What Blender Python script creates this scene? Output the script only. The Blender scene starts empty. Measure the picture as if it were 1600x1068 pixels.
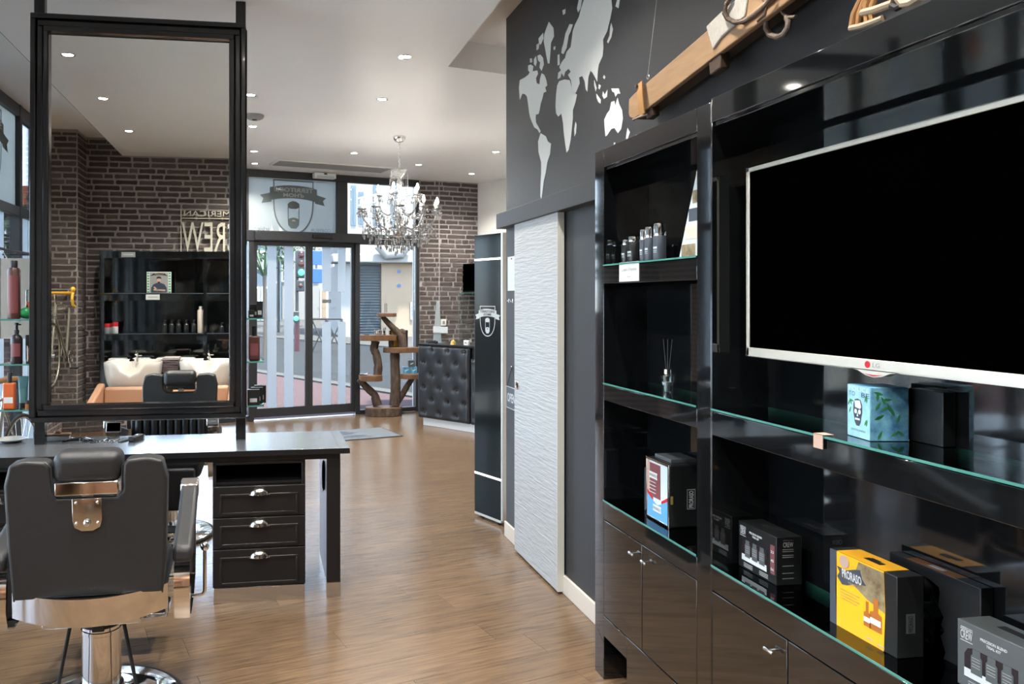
import bpy, bmesh, math, random
from mathutils import Vector, Matrix
R = math.radians
rng = random.Random(7)
SC = bpy.context.scene
COL = SC.collection

# ------------------------------------------------------------------ camera
CX, HY, F, HC = 585.0, 466.0, 1196.0, 1.56          # principal column, horizon row, focal length (px of 1600x1068), eye height
TH = math.atan((CX - 411) / F)                       # the view axis is turned this much from the long wall
cam_d = bpy.data.cameras.new('camera'); cam = bpy.data.objects.new('camera', cam_d); COL.objects.link(cam)
cam.location = (0, 0, HC); cam.rotation_euler = (R(90), 0, -TH)
cam_d.sensor_width = 36; cam_d.lens = 36 * F / 1600
cam_d.shift_x = (800 - CX) / 1600; cam_d.shift_y = -(534 - HY) / 1600
cam_d.clip_start = 0.02; cam_d.clip_end = 300
SC.camera = cam

# ------------------------------------------------------------------ sky, sun, exposure
world = bpy.data.worlds.new('sky'); SC.world = world; world.use_nodes = True
wn = world.node_tree.nodes; wl = world.node_tree.links
bg = wn['Background']
sky = wn.new('ShaderNodeTexSky'); sky.sky_type = 'HOSEK_WILKIE'; sky.turbidity = 3.5; sky.ground_albedo = 0.4
sky.sun_direction = Vector((0.15, -0.25, 0.95)).normalized()
hs = wn.new('ShaderNodeHueSaturation'); hs.inputs['Saturation'].default_value = .62; wl.new(sky.outputs[0], hs.inputs['Color']); wl.new(hs.outputs[0], bg.inputs[0]); bg.inputs[1].default_value = 8.6
sun_d = bpy.data.lights.new('sun', 'SUN'); sun = bpy.data.objects.new('sun', sun_d); COL.objects.link(sun)
sun_d.energy = 6.0; sun_d.angle = R(3); sun_d.color = (1, .93, .82)
sun.rotation_euler = Vector((-0.15, 0.25, -0.95)).to_track_quat('-Z', 'Y').to_euler()
vs = SC.view_settings
vs.view_transform = 'Standard'; vs.look = 'None'; vs.gamma = 1; vs.exposure = 2.5; vs.use_curve_mapping = False
SPOT_W = 28.0
try:
    SC.cycles.max_bounces = 10; SC.cycles.transparent_max_bounces = 16; SC.cycles.diffuse_bounces = 5; SC.cycles.glossy_bounces = 6
    SC.cycles.caustics_reflective = False; SC.cycles.caustics_refractive = False; SC.cycles.sample_clamp_indirect = 6
except Exception: pass

# ------------------------------------------------------------------ photo pixel -> place on a known plane
_S, _C = math.sin(TH), math.cos(TH)
def ray(x, y): u = (x - CX) / F; return (u * _C + _S, _C - u * _S, (HY - y) / F)
def onX(x, y, c): r = ray(x, y); t = c / r[0]; return Vector((c, r[1] * t, HC + r[2] * t))
def onY(x, y, c): r = ray(x, y); t = c / r[1]; return Vector((r[0] * t, c, HC + r[2] * t))
def onZ(x, y, c=0): r = ray(x, y); t = (c - HC) / r[2]; return Vector((r[0] * t, r[1] * t, c))

# ------------------------------------------------------------------ materials
MATS = {}
def mat(name, col, rough=.5, metal=0, emit=None, estr=0, coat=0, trans=0, ior=1.45, noise=None, bump=None, spec=.5, rnd=0):
    if name in MATS: return MATS[name]
    m = bpy.data.materials.new(name); m.use_nodes = True; MATS[name] = m
    nt = m.node_tree; b = nt.nodes['Principled BSDF']; N = nt.nodes.new; L = nt.links.new
    b.inputs['Base Color'].default_value = (*col, 1); b.inputs['Roughness'].default_value = rough
    b.inputs['Metallic'].default_value = metal; b.inputs['Coat Weight'].default_value = coat; b.inputs['Coat Roughness'].default_value = .05
    b.inputs['Transmission Weight'].default_value = trans; b.inputs['IOR'].default_value = ior
    b.inputs['Specular IOR Level'].default_value = spec
    if emit: b.inputs['Emission Color'].default_value = (*emit, 1); b.inputs['Emission Strength'].default_value = estr
    tc = N('ShaderNodeTexCoord')
    # every surface gets at least a faint procedural variation
    sc, amt, c2, st = noise if noise else (9.0, .12, tuple(c * .82 for c in col), (1, 1, 1))
    mp = N('ShaderNodeMapping'); mp.inputs['Scale'].default_value = st; L(tc.outputs['Object'], mp.inputs[0])
    nz = N('ShaderNodeTexNoise'); nz.inputs['Scale'].default_value = sc; nz.inputs['Detail'].default_value = 6; nz.inputs['Roughness'].default_value = .62
    L(mp.outputs[0], nz.inputs[0])
    mx = N('ShaderNodeMix'); mx.data_type = 'RGBA'
    mx.inputs[6].default_value = (*col, 1); mx.inputs[7].default_value = (*c2, 1)
    rp = N('ShaderNodeMapRange'); rp.inputs[1].default_value = .35; rp.inputs[2].default_value = .7; rp.inputs[3].default_value = 0; rp.inputs[4].default_value = amt if not noise else 1
    if noise: rp.inputs[4].default_value = amt
    L(nz.outputs[0], rp.inputs[0]); L(rp.outputs[0], mx.inputs[0])
    out = mx.outputs[2]
    if rnd:
        oi = N('ShaderNodeObjectInfo'); hv = N('ShaderNodeHueSaturation'); r2 = N('ShaderNodeMapRange')
        r2.inputs[3].default_value = 1 - rnd; r2.inputs[4].default_value = 1 + rnd
        L(oi.outputs['Random'], r2.inputs[0]); L(r2.outputs[0], hv.inputs['Value']); L(out, hv.inputs['Color']); out = hv.outputs[0]
        ad = N('ShaderNodeVectorMath'); ad.operation = 'ADD'; ml = N('ShaderNodeMath'); ml.operation = 'MULTIPLY'; ml.inputs[1].default_value = 37.0
        L(oi.outputs['Random'], ml.inputs[0]); L(tc.outputs['Object'], ad.inputs[0]); L(ml.outputs[0], ad.inputs[1]); L(ad.outputs[0], mp.inputs[0])
    L(out, b.inputs['Base Color'])
    if bump:
        bs, bd, bst = bump
        m2 = N('ShaderNodeMapping'); m2.inputs['Scale'].default_value = bst; L(tc.outputs['Object'], m2.inputs[0])
        n2 = N('ShaderNodeTexNoise'); n2.inputs['Scale'].default_value = bs; n2.inputs['Detail'].default_value = 5; L(m2.outputs[0], n2.inputs[0])
        bp = N('ShaderNodeBump'); bp.inputs['Strength'].default_value = 1; bp.inputs['Distance'].default_value = bd
        L(n2.outputs[0], bp.inputs['Height']); L(bp.outputs[0], b.inputs['Normal'])
    return m

def glassmat(name, tint, refl=1.0, rough=0.0, haze=0):
    m = bpy.data.materials.new(name); m.use_nodes = True; MATS[name] = m
    nt = m.node_tree; nt.nodes.remove(nt.nodes['Principled BSDF']); N = nt.nodes.new; L = nt.links.new
    out = [n for n in nt.nodes if n.type == 'OUTPUT_MATERIAL'][0]
    tr = N('ShaderNodeBsdfTransparent'); tr.inputs[0].default_value = (*tint, 1)
    gl = N('ShaderNodeBsdfGlossy'); gl.inputs['Roughness'].default_value = rough
    fr = N('ShaderNodeFresnel'); fr.inputs[0].default_value = 1.45
    mu = N('ShaderNodeMath'); mu.operation = 'MULTIPLY'; mu.inputs[1].default_value = refl; L(fr.outputs[0], mu.inputs[0])
    mx = N('ShaderNodeMixShader'); L(mu.outputs[0], mx.inputs[0]); L(tr.outputs[0], mx.inputs[1]); L(gl.outputs[0], mx.inputs[2])
    L(mx.outputs[0], out.inputs[0])
    return m
def frostmat(name, col, tl=.55, clear=0.0):
    m = bpy.data.materials.new(name); m.use_nodes = True; MATS[name] = m
    nt = m.node_tree; nt.nodes.remove(nt.nodes['Principled BSDF']); N = nt.nodes.new; L = nt.links.new
    out = [n for n in nt.nodes if n.type == 'OUTPUT_MATERIAL'][0]
    d = N('ShaderNodeBsdfDiffuse'); d.inputs[0].default_value = (*col, 1)
    t = N('ShaderNodeBsdfTranslucent'); t.inputs[0].default_value = (*col, 1)
    mx = N('ShaderNodeMixShader'); mx.inputs[0].default_value = tl; L(d.outputs[0], mx.inputs[1]); L(t.outputs[0], mx.inputs[2])
    tr = N('ShaderNodeBsdfTransparent'); m3 = N('ShaderNodeMixShader'); m3.inputs[0].default_value = clear
    L(mx.outputs[0], m3.inputs[1]); L(tr.outputs[0], m3.inputs[2])
    gl = N('ShaderNodeBsdfGlossy'); gl.inputs['Roughness'].default_value = .03; fr = N('ShaderNodeFresnel'); fr.inputs[0].default_value = 1.4
    m2 = N('ShaderNodeMixShader'); L(fr.outputs[0], m2.inputs[0]); L(m3.outputs[0], m2.inputs[1]); L(gl.outputs[0], m2.inputs[2]); L(m2.outputs[0], out.inputs[0])
    return m

M = {}
M['ceiling'] = mat('ceiling_white', (.90, .90, .90), .42, noise=(1.2, .25, (.83, .83, .82), (1, 1, 1)))
M['wallwhite'] = mat('wall_white', (.78, .77, .74), .7)
M['walldark'] = mat('wall_slate', (.027, .0285, .032), .5, noise=(2.0, .5, (.030, .0315, .035), (1, 1, 1)), bump=(220, .0006, (1, 1, 1)))
M['mortar'] = mat('mortar', (.36, .33, .325), .9, noise=(60, .8, (.48, .45, .44), (1, 1, 1)), bump=(90, .004, (1, 1, 1)))
M['brick'] = mat('brick_dark', (.082, .062, .056), .85, noise=(26, .75, (.22, .185, .18), (1, 1, 2.2)), bump=(70, .006, (1, 1, 1)), rnd=.35)
M['plank'] = mat('oak_plank', (.172, .110, .063), .21, noise=(4.0, .9, (.078, .051, .032), (1.1, 17, 1)), bump=(9, .0007, (1, 14, 1)), rnd=.09, spec=.65)
M['subfloor'] = mat('joint_dark', (.03, .022, .016), .9)
M['alu'] = mat('frame_anthracite', (.030, .032, .036), .4, metal=.2)
M['gloss'] = mat('black_lacquer', (.0045, .0052, .006), .05, coat=1.0, ior=1.6, noise=(3, .3, (.007, .008, .009), (1, 1, 1)))
M['blacksat'] = mat('black_satin', (.0075, .0075, .0085), .3, noise=(30, .5, (.010, .010, .011), (1, 1, 1)))
M['frameblk'] = mat('mirror_frame_black', (.010, .011, .013), .22, coat=.25)
M['leather'] = mat('black_leather', (.0165, .0172, .019), .40, noise=(40, .5, (.021, .022, .024), (1, 1, 1)), bump=(320, .0008, (1, 1, 1)))
M['tuft'] = mat('tufted_leather', (.020, .022, .026), .33, bump=(260, .0008, (1, 1, 1)))
M['chrome'] = mat('chrome', (.78, .77, .75), .07, metal=1)
M['steel'] = mat('brushed_steel', (.72, .71, .70), .25, metal=1, bump=(120, .0003, (1, 30, 1)))
M['topsteel'] = mat('worktop_metallic', (.42, .435, .46), .24, metal=.8, noise=(6, .5, (.30, .315, .335), (1, 4, 1)))
M['mirror'] = mat('silvered_mirror', (.90, .91, .88), .0, metal=1, noise=(2, .05, (.9, .91, .88), (1, 1, 1)))
M['glass'] = glassmat('window_glass', (.93, .96, .96), .9)
M['shelfglass'] = glassmat('shelf_glass', (.70, .86, .82), 1.3)
M['glassedge'] = mat('glass_edge_green', (.05, .19, .165), .12, spec=.8, noise=(8, .5, (.10, .28, .25), (1, 1, 1)))
M['clearglass'] = glassmat('bottle_glass', (.86, .9, .9), 1.6)
M['frost'] = frostmat('frosted_film', (.60, .665, .67), .55)
M['stripe'] = frostmat('frosted_stripe', (.80, .90, .98), .66, .10)
M['film'] = frostmat('film_print_grey', (.27, .32, .32), .55)
M['filmlite'] = frostmat('film_text_pale', (.62, .67, .68), .5)
M['white'] = mat('white_paint', (.80, .80, .78), .45)
M['whitegloss'] = mat('ceramic_white', (.62, .59, .545), .12, coat=.3)
M['vinyl'] = mat('vinyl_white', (.50, .525, .53), .5)
M['paper'] = mat('paper_white', (.56, .59, .60), .6)
M['ink'] = mat('ink_black', (.01, .01, .011), .5)
M['doorwhite'] = mat('door_ribbed_white', (.40, .415, .42), .42, bump=(10, .005, (1, .8, 9)))
M['dooredge'] = mat('door_edge', (.58, .58, .52), .5)
M['base'] = mat('baseboard_cream', (.62, .56, .49), .5)
M['silver'] = mat('tv_bezel_silver', (.60, .59, .54), .3, metal=.55)
M['screen'] = mat('tv_screen', (.0002, .0002, .0002), .7, spec=0.0)
M['wood'] = mat('ash_wood', (.30, .185, .10), .5, noise=(7, .7, (.20, .118, .06), (6, 1, 6)))
M['wooddark'] = mat('ski_shade_block_wood', (.045, .024, .014), .6)  # dark hanger blocks; also paints the shaded lower side of the ski
M['strap'] = mat('leather_strap', (.33, .17, .06), .55)
M['rust'] = mat('old_iron', (.10, .07, .055), .55, metal=.4, noise=(50, .8, (.17, .13, .11), (1, 1, 1)))
M['canvas'] = mat('old_canvas', (.30, .28, .25), .8, noise=(60, .8, (.42, .40, .36), (1, 4, 1)))
M['cane'] = mat('bent_cane', (.34, .175, .062), .4)
M['rawhide'] = mat('rawhide', (.34, .26, .185), .6)
M['bark'] = mat('bark', (.045, .028, .020), .9, noise=(22, .9, (.13, .095, .07), (1, 1, .35)), bump=(28, .02, (1, 1, .4)))
M['slabwood'] = mat('slab_wood', (.17, .088, .043), .5, noise=(6, .8, (.095, .048, .025), (1, 9, 1)))
M['peach'] = mat('peach_leather', (.36, .195, .115), .4, bump=(200, .0006, (1, 1, 1)))
M['towel'] = mat('towel_plum', (.115, .085, .095), .95, bump=(180, .003, (1, 1, 1)))
M['towellite'] = mat('towel_mauve', (.34, .29, .29), .95, bump=(180, .003, (1, 1, 1)))
M['gold'] = mat('gold_paint', (.62, .42, .12), .3, metal=.6)
M['brass'] = mat('nickel_pull', (.66, .62, .56), .16, metal=1)
M['yellow'] = mat('yellow_print', (.80, .40, .015), .35)
M['bike_y'] = mat('yellow_tape', (.72, .40, .03), .45)
M['bike_frame'] = mat('bike_frame', (.38, .36, .30), .25, metal=.7)
M['rubber'] = mat('rubber_black', (.013, .013, .013), .7)
M['lamp'] = mat('lamp_lens', (1, 1, 1), .5, emit=(1, .95, .85), estr=22)
M['bulb'] = mat('candle_bulb', (1, 1, 1), .4, emit=(1, .93, .82), estr=14)
M['led'] = mat('led_strip', (1, 1, 1), .5, emit=(.93, .97, 1.0), estr=1.3)
M['crystal'] = mat('crystal', (.80, .81, .82), .03, metal=.6, spec=1.0, noise=(60, 1.0, (.12, .12, .13), (1, 1, 1)))
M['greyvent'] = mat('vent_grey', (.30, .30, .29), .5)
M['mat'] = mat('doormat_grey', (.125, .145, .165), .95, bump=(160, .003, (1, 1, 1)))
M['cream'] = mat('letter_cream', (.62, .60, .50), .35)
M['brownbot'] = mat('bottle_brown', (.075, .032, .028), .3)
M['plum'] = mat('bottle_dark_plum', (.022, .016, .020), .22)
M['orange'] = mat('bottle_orange', (.50, .105, .03), .35)
M['teal'] = mat('tube_teal', (.10, .25, .28), .35)
M['green'] = mat('plastic_green', (.02, .30, .09), .3)
M['red'] = mat('lacquer_red', (.42, .02, .03), .25)
M['board'] = mat('board_beige', (.56, .50, .42), .6)
M['greypaint'] = mat('grey_paint', (.27, .28, .28), .6)
M['cartonblk'] = mat('carton_black', (.012, .013, .014), .28)
M['cartongry'] = mat('carton_grey', (.085, .095, .10), .3)
M['maroon'] = mat('print_maroon', (.16, .05, .055), .45)
M['navy'] = mat('print_navy', (.035, .045, .075), .4)
M['skyblue'] = mat('print_skyblue', (.10, .32, .60), .35)
M['pale'] = mat('print_pale', (.52, .62, .66), .35)
M['kraft'] = mat('label_kraft', (.42, .30, .24), .6)
M['photo'] = mat('print_sepia', (.12, .085, .045), .4, noise=(30, .9, (.34, .29, .17), (1, 1, 1)))
M['slategrad'] = mat('print_slate', (.05, .06, .08), .35)
M['amber'] = mat('print_amber', (.36, .12, .02), .35)
M['camo'] = mat('print_camo', (.17, .42, .56), .3, noise=(26, 1.0, (.02, .10, .24), (1, 1, 1)))
M['camolite'] = mat('print_floral_pale', (.30, .55, .66), .3, noise=(30, .8, (.14, .34, .52), (1, 1, 1)))
M['leafgreen'] = mat('print_leaf', (.03, .16, .05), .4)
M['totem'] = mat('totem_glass', (.006, .010, .010), .10, spec=.16)
M['skin'] = mat('print_skin', (.50, .34, .27), .6)
# outdoors
M['pave'] = mat('pavement_pink', (.046, .031, .033), .9, spec=.05, noise=(3, .6, (.039, .026, .028), (1, 1, 1)))
M['pavebounce'] = mat('pavement_pale_bounce', (.46, .46, .45), .8, noise=(3, .6, (.40, .40, .39), (1, 1, 1)))  # kept pale so that it bounces daylight indoors
M['asphalt'] = mat('asphalt', (.018, .0195, .021), .9, spec=.05, noise=(8, .6, (.015, .0165, .018), (1, 1, 1)))
M['kerb'] = mat('kerb_stone', (.045, .044, .043), .9, spec=.05)
M['plaster'] = mat('plaster_beige', (.20, .148, .104), .9, spec=.1, noise=(1.2, .7, (.222, .172, .128), (1, 1, 1)))
M['plasterw'] = mat('plaster_white', (.20, .196, .19), .9, spec=.1)
M['bluefac'] = mat('plaster_blue', (.062, .09, .115), .8)
M['shutter'] = mat('shutter_grey', (.075, .088, .098), .5, metal=.2)
M['winglass'] = mat('far_window', (.06, .08, .10), .1)
M['rooftile'] = mat('roof_tile', (.24, .075, .045), .9)
M['leaf'] = mat('tree_leaf', (.026, .055, .030), .8, noise=(9, .7, (.05, .08, .045), (1, 1, 1)))
M['trunk'] = mat('tree_trunk', (.05, .04, .034), .9)
M['sigred'] = mat('signal_red_off', (.04, .006, .008), .3)
M['sigamb'] = mat('signal_amber_off', (.05, .014, .008), .3)
M['siggrn'] = mat('signal_green_on', (.02, .5, .2), .3, emit=(.05, 1, .45), estr=.9)
M['polered'] = mat('pole_red', (.035, .005, .008), .5)
M['poleblk'] = mat('signal_case', (.012, .013, .014), .5)
M['signblue'] = mat('sign_blue', (.008, .05, .19), .4)

# ------------------------------------------------------------------ mesh helpers
class B:
    def __init__(s): s.v = []; s.f = []
    def add(s, vs, fs):
        n = len(s.v); s.v += [Vector(v) for v in vs]; s.f += [tuple(i + n for i in f) for f in fs]; return s
    def box(s, x0, x1, y0, y1, z0, z1):
        return s.add([(x0, y0, z0), (x1, y0, z0), (x1, y1, z0), (x0, y1, z0), (x0, y0, z1), (x1, y0, z1), (x1, y1, z1), (x0, y1, z1)],
                     [(3, 2, 1, 0), (4, 5, 6, 7), (0, 1, 5, 4), (1, 2, 6, 5), (2, 3, 7, 6), (3, 0, 4, 7)])
    def cyl(s, p0, p1, r0, r1=None, n=16, cap=True):
        return s.tube([p0, p1], [r0, r0 if r1 is None else r1], n, cap)
    def tube(s, path, r, n=10, cap=True):
        P = [Vector(p) for p in path]; rr = r if isinstance(r, (list, tuple)) else [r] * len(P)
        base = len(s.v); up = None
        for i, p in enumerate(P):
            t = (P[min(i + 1, len(P) - 1)] - P[max(i - 1, 0)]).normalized()
            if up is None:
                a = Vector((0, 0, 1)) if abs(t.z) < .9 else Vector((1, 0, 0)); up = (a - t * a.dot(t)).normalized()
            else:
                up = up - t * up.dot(t); up.normalize()
            w = t.cross(up)
            for k in range(n):
                a = 2 * math.pi * k / n; s.v.append(p + (up * math.cos(a) + w * math.sin(a)) * rr[i])
        for i in range(len(P) - 1):
            for k in range(n):
                a = base + i * n + k; b = base + i * n + (k + 1) % n; s.f.append((a, b, b + n, a + n))
        if cap:
            s.f.append(tuple(base + k for k in reversed(range(n)))); e = base + (len(P) - 1) * n; s.f.append(tuple(e + k for k in range(n)))
        return s
    def ring(s, c, axis, rad, r, n=32, m=8, a0=0, a1=2 * math.pi):
        ax = Vector(axis).normalized(); a = Vector((0, 0, 1)) if abs(ax.z) < .9 else Vector((1, 0, 0)); u = ax.cross(a).normalized(); w = ax.cross(u)
        full = abs(a1 - a0 - 2 * math.pi) < 1e-6; c = Vector(c)
        pts = [c + (u * math.cos(a0 + (a1 - a0) * i / n) + w * math.sin(a0 + (a1 - a0) * i / n)) * rad for i in range(n if full else n + 1)]
        if not full: return s.tube(pts, r, m)
        base = len(s.v)
        for i in range(n):
            t = 2 * math.pi * i / n + a0; d = u * math.cos(t) + w * math.sin(t)
            for k in range(m):
                q = 2 * math.pi * k / m; s.v.append(c + d * (rad + r * math.cos(q)) + ax * r * math.sin(q))
        for i in range(n):
            for k in range(m):
                j = (i + 1) % n; l = (k + 1) % m; s.f.append((base + i * m + k, base + j * m + k, base + j * m + l, base + i * m + l))
        return s
    def lathe(s, prof, c=(0, 0, 0), n=24):
        c = Vector(c); base = len(s.v)
        for r, z in prof:
            for k in range(n):
                a = 2 * math.pi * k / n; s.v.append(c + Vector((r * math.cos(a), r * math.sin(a), z)))
        for i in range(len(prof) - 1):
            for k in range(n):
                a = base + i * n + k; b = base + i * n + (k + 1) % n; s.f.append((a, b, b + n, a + n))
        if prof[0][0] > 1e-6: s.f.append(tuple(base + k for k in reversed(range(n))))
        if prof[-1][0] > 1e-6: e = base + (len(prof) - 1) * n; s.f.append(tuple(e + k for k in range(n)))
        return s
    def ball(s, c, rx, ry=None, rz=None, n=12, m=8):
        ry = ry or rx; rz = rz or rx; c = Vector(c)
        base = len(s.v)
        for i in range(m + 1):
            p = math.pi * i / m
            for k in range(n):
                a = 2 * math.pi * k / n; s.v.append(c + Vector((rx * math.sin(p) * math.cos(a), ry * math.sin(p) * math.sin(a), -rz * math.cos(p))))
        for i in range(m):
            for k in range(n):
                a = base + i * n + k; b = base + i * n + (k + 1) % n; s.f.append((a, b, b + n, a + n))
        return s
    def prism(s, poly, o, r, u, t):
        """2-D outline in the plane o + a*r + b*u, made t thick along r x u"""
        o, r, u = Vector(o), Vector(r).normalized(), Vector(u).normalized(); nn = r.cross(u) * t
        ar = sum(poly[i][0] * poly[(i + 1) % len(poly)][1] - poly[(i + 1) % len(poly)][0] * poly[i][1] for i in range(len(poly)))
        if ar < 0: poly = list(reversed(poly))
        n = len(poly); a = [o + r * p[0] + u * p[1] for p in poly]
        return s.add(a + [p + nn for p in a], [tuple(reversed(range(n))), tuple(range(n, 2 * n))] + [(i, (i + 1) % n, (i + 1) % n + n, i + n) for i in range(n)])
    def xf(s, m): s.v = [m @ v for v in s.v]; return s
    def mesh(s, name, smooth=False):
        me = bpy.data.meshes.new(name); me.from_pydata([tuple(v) for v in s.v], [], s.f); me.update()
        bm = bmesh.new(); bm.from_mesh(me); bmesh.ops.remove_doubles(bm, verts=bm.verts, dist=1e-6); bmesh.ops.recalc_face_normals(bm, faces=bm.faces); bm.to_mesh(me); bm.free()
        if smooth:
            try: me.shade_smooth()
            except Exception: pass
        return me
    def build(s, name, m, parent=None, smooth=False, bev=0, seg=2, world=False, sub=0):
        if parent is not None and world:
            p = parent; mw = p.matrix_basis.copy()
            while p.parent: p = p.parent; mw = p.matrix_basis @ mw
            inv = mw.inverted(); s.v = [inv @ v for v in s.v]
        me = s.mesh(name, smooth or bev > 0 or sub > 0)
        me.materials.append(M[m] if isinstance(m, str) else m)
        o = bpy.data.objects.new(name, me); COL.objects.link(o)
        if parent is not None: o.parent = parent
        if bev:
            b = o.modifiers.new('bevel', 'BEVEL'); b.width = bev; b.segments = seg; b.limit_method = 'ANGLE'; b.angle_limit = R(35); b.harden_normals = False
        if sub:
            q = o.modifiers.new('sub', 'SUBSURF'); q.levels = sub; q.render_levels = sub
        if smooth or bev:
            try: me.set_sharp_from_angle(angle=R(40))
            except Exception: pass
        return o

def tag(o, label, cat, group=None, kind=None):
    o['label'] = label; o['category'] = cat
    if group: o['group'] = group
    if kind: o['kind'] = kind
    return o
def thing(name, label, cat, loc=(0, 0, 0), rotz=0, group=None):
    o = bpy.data.objects.new(name, None); COL.objects.link(o); o.empty_display_size = .05
    o.location = loc; o.rotation_euler = (0, 0, rotz); bpy_update(o)
    return tag(o, label, cat, group)
def bpy_update(o): o.matrix_basis = Matrix.LocRotScale(Vector(o.location), o.rotation_euler, Vector(o.scale))
def struct(o): o['kind'] = 'structure'; return o
def dup(root, loc, rotz=None, label=None, group=None):
    r = root.copy(); COL.objects.link(r); r.location = loc
    if rotz is not None: r.rotation_euler = (0, 0, rotz)
    if label: r['label'] = label
    if group: r['group'] = group
    for ch in list(root.children):
        c = ch.copy(); COL.objects.link(c); c.parent = r
        for g in list(ch.children):
            d = g.copy(); COL.objects.link(d); d.parent = c
    return r

def text(name, s, o, r, u, m, parent=None, w=None, h=None, thick=.0006, world=True, align='C', bold=0.0):
    """lettering fitted into w x h with its centre (or its left end) at o"""
    cu = bpy.data.curves.new(name, 'FONT'); cu.body = s; cu.size = 1; cu.resolution_u = 2; cu.offset = bold
    ob = bpy.data.objects.new(name, cu); me0 = bpy.data.meshes.new_from_object(ob)
    vs = [v.co.copy() for v in me0.vertices]; fs = [tuple(p.vertices) for p in me0.polygons]
    bpy.data.objects.remove(ob); bpy.data.curves.remove(cu); bpy.data.meshes.remove(me0)
    if not vs: return None
    x0, x1 = min(v.x for v in vs), max(v.x for v in vs); y0, y1 = min(v.y for v in vs), max(v.y for v in vs)
    sx = w / (x1 - x0) if w else None; sy = h / (y1 - y0) if h else None
    sx = sx or sy; sy = sy or sx
    o, r, u = Vector(o), Vector(r).normalized(), Vector(u).normalized(); n = r.cross(u)
    cx = (x0 + x1) / 2 if align == 'C' else x0; cy = (y0 + y1) / 2
    b = B(); a = [o + r * (v.x - cx) * sx + u * (v.y - cy) * sy + n * thick for v in vs]
    b.v = a; b.f = fs
    if thick > .003:
        # give the letters sides
        k = len(a); ed = {}
        for f in fs:
            for i in range(len(f)): e = (f[i], f[(i + 1) % len(f)]); ed[e] = ed.get(e, 0) + 1
        b.v = a + [p - n * thick for p in a]
        b.f = fs + [tuple(reversed([i + k for i in f])) for f in fs] + [(e[0], e[0] + k, e[1] + k, e[1]) for e in ed if (e[1], e[0]) not in ed]
    return b.build(name, m, parent, world=world)
def flat(name, polys, o, r, u, m, parent=None, t=.0006, world=True):
    b = B()
    for p in polys: b.prism(p, o, r, u, t)
    return b.build(name, m, parent, world=world)
def rect(x0, y0, x1, y1): return [(x0, y0), (x1, y0), (x1, y1), (x0, y1)]
def ell(cx, cy, a, b, n=16, a0=0, a1=2 * math.pi): return [(cx + a * math.cos(a0 + (a1 - a0) * i / n), cy + b * math.sin(a0 + (a1 - a0) * i / n)) for i in range(n if abs(a1 - a0) > 6.28 else n + 1)]

UX, UY, UZ = Vector((1, 0, 0)), Vector((0, 1, 0)), Vector((0, 0, 1))
PHI = R(14.8)                                        # the shop front and the floorboards run at this angle
FD = Vector((math.cos(PHI), math.sin(PHI), 0)); FN = Vector((-FD.y, FD.x, 0)); FP = Vector((.562, 10.011, 0))
def fr(s, t=0, z=0): return FP + FD * s + FN * t + UZ * z   # shop-front coordinates: along, outwards, up
def onF(x, y):
    r = Vector(ray(x, y)); t = (FP - Vector((0, 0, 0))).dot(FN) / Vector((r.x, r.y, 0)).dot(FN); p = Vector((r.x * t, r.y * t, HC + r.z * t)); return (p - FP).dot(FD), p.z
def frbox(b, s0, s1, t0, t1, z0, z1):
    k = B().box(s0, s1, t0, t1, z0, z1); k.xf(Matrix.Translation(FP) @ Matrix.Rotation(PHI, 4, 'Z')); return b.add(k.v, k.f)

# ================================================================== THE SETTING
XL, XR, YB, ZC, ZH = -2.3, 1.585, -.6, 3.2, 3.4
YC = 4.864                                             # the slate wall ends here
P_A = fr(1.64); P_B = Vector((2.43, 10.43, 0)); P_C = P_B + FD * .62; P_D = Vector((4.3, 8.62, 0))
P_L = fr((XL - FP.x) / FD.x)
ROOM = [(XL, YB), (XR, YB), (XR, YC), (4.3, YC), (P_D.x, P_D.y), (P_C.x, P_C.y), (P_B.x, P_B.y), (P_A.x, P_A.y), (P_L.x, P_L.y)]

def clip(poly, a, b, c):                                # keep a*x+b*y<=c
    out = []
    for i in range(len(poly)):
        p, q = poly[i], poly[(i + 1) % len(poly)]; dp, dq = a * p[0] + b * p[1] - c, a * q[0] + b * q[1] - c
        if dp <= 0: out.append(p)
        if (dp < 0 < dq) or (dq < 0 < dp): t = dp / (dp - dq); out.append((p[0] + (q[0] - p[0]) * t, p[1] + (q[1] - p[1]) * t))
    return out
def parea(p): return abs(sum(p[i][0] * p[(i + 1) % len(p)][1] - p[(i + 1) % len(p)][0] * p[i][1] for i in range(len(p)))) / 2

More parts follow.
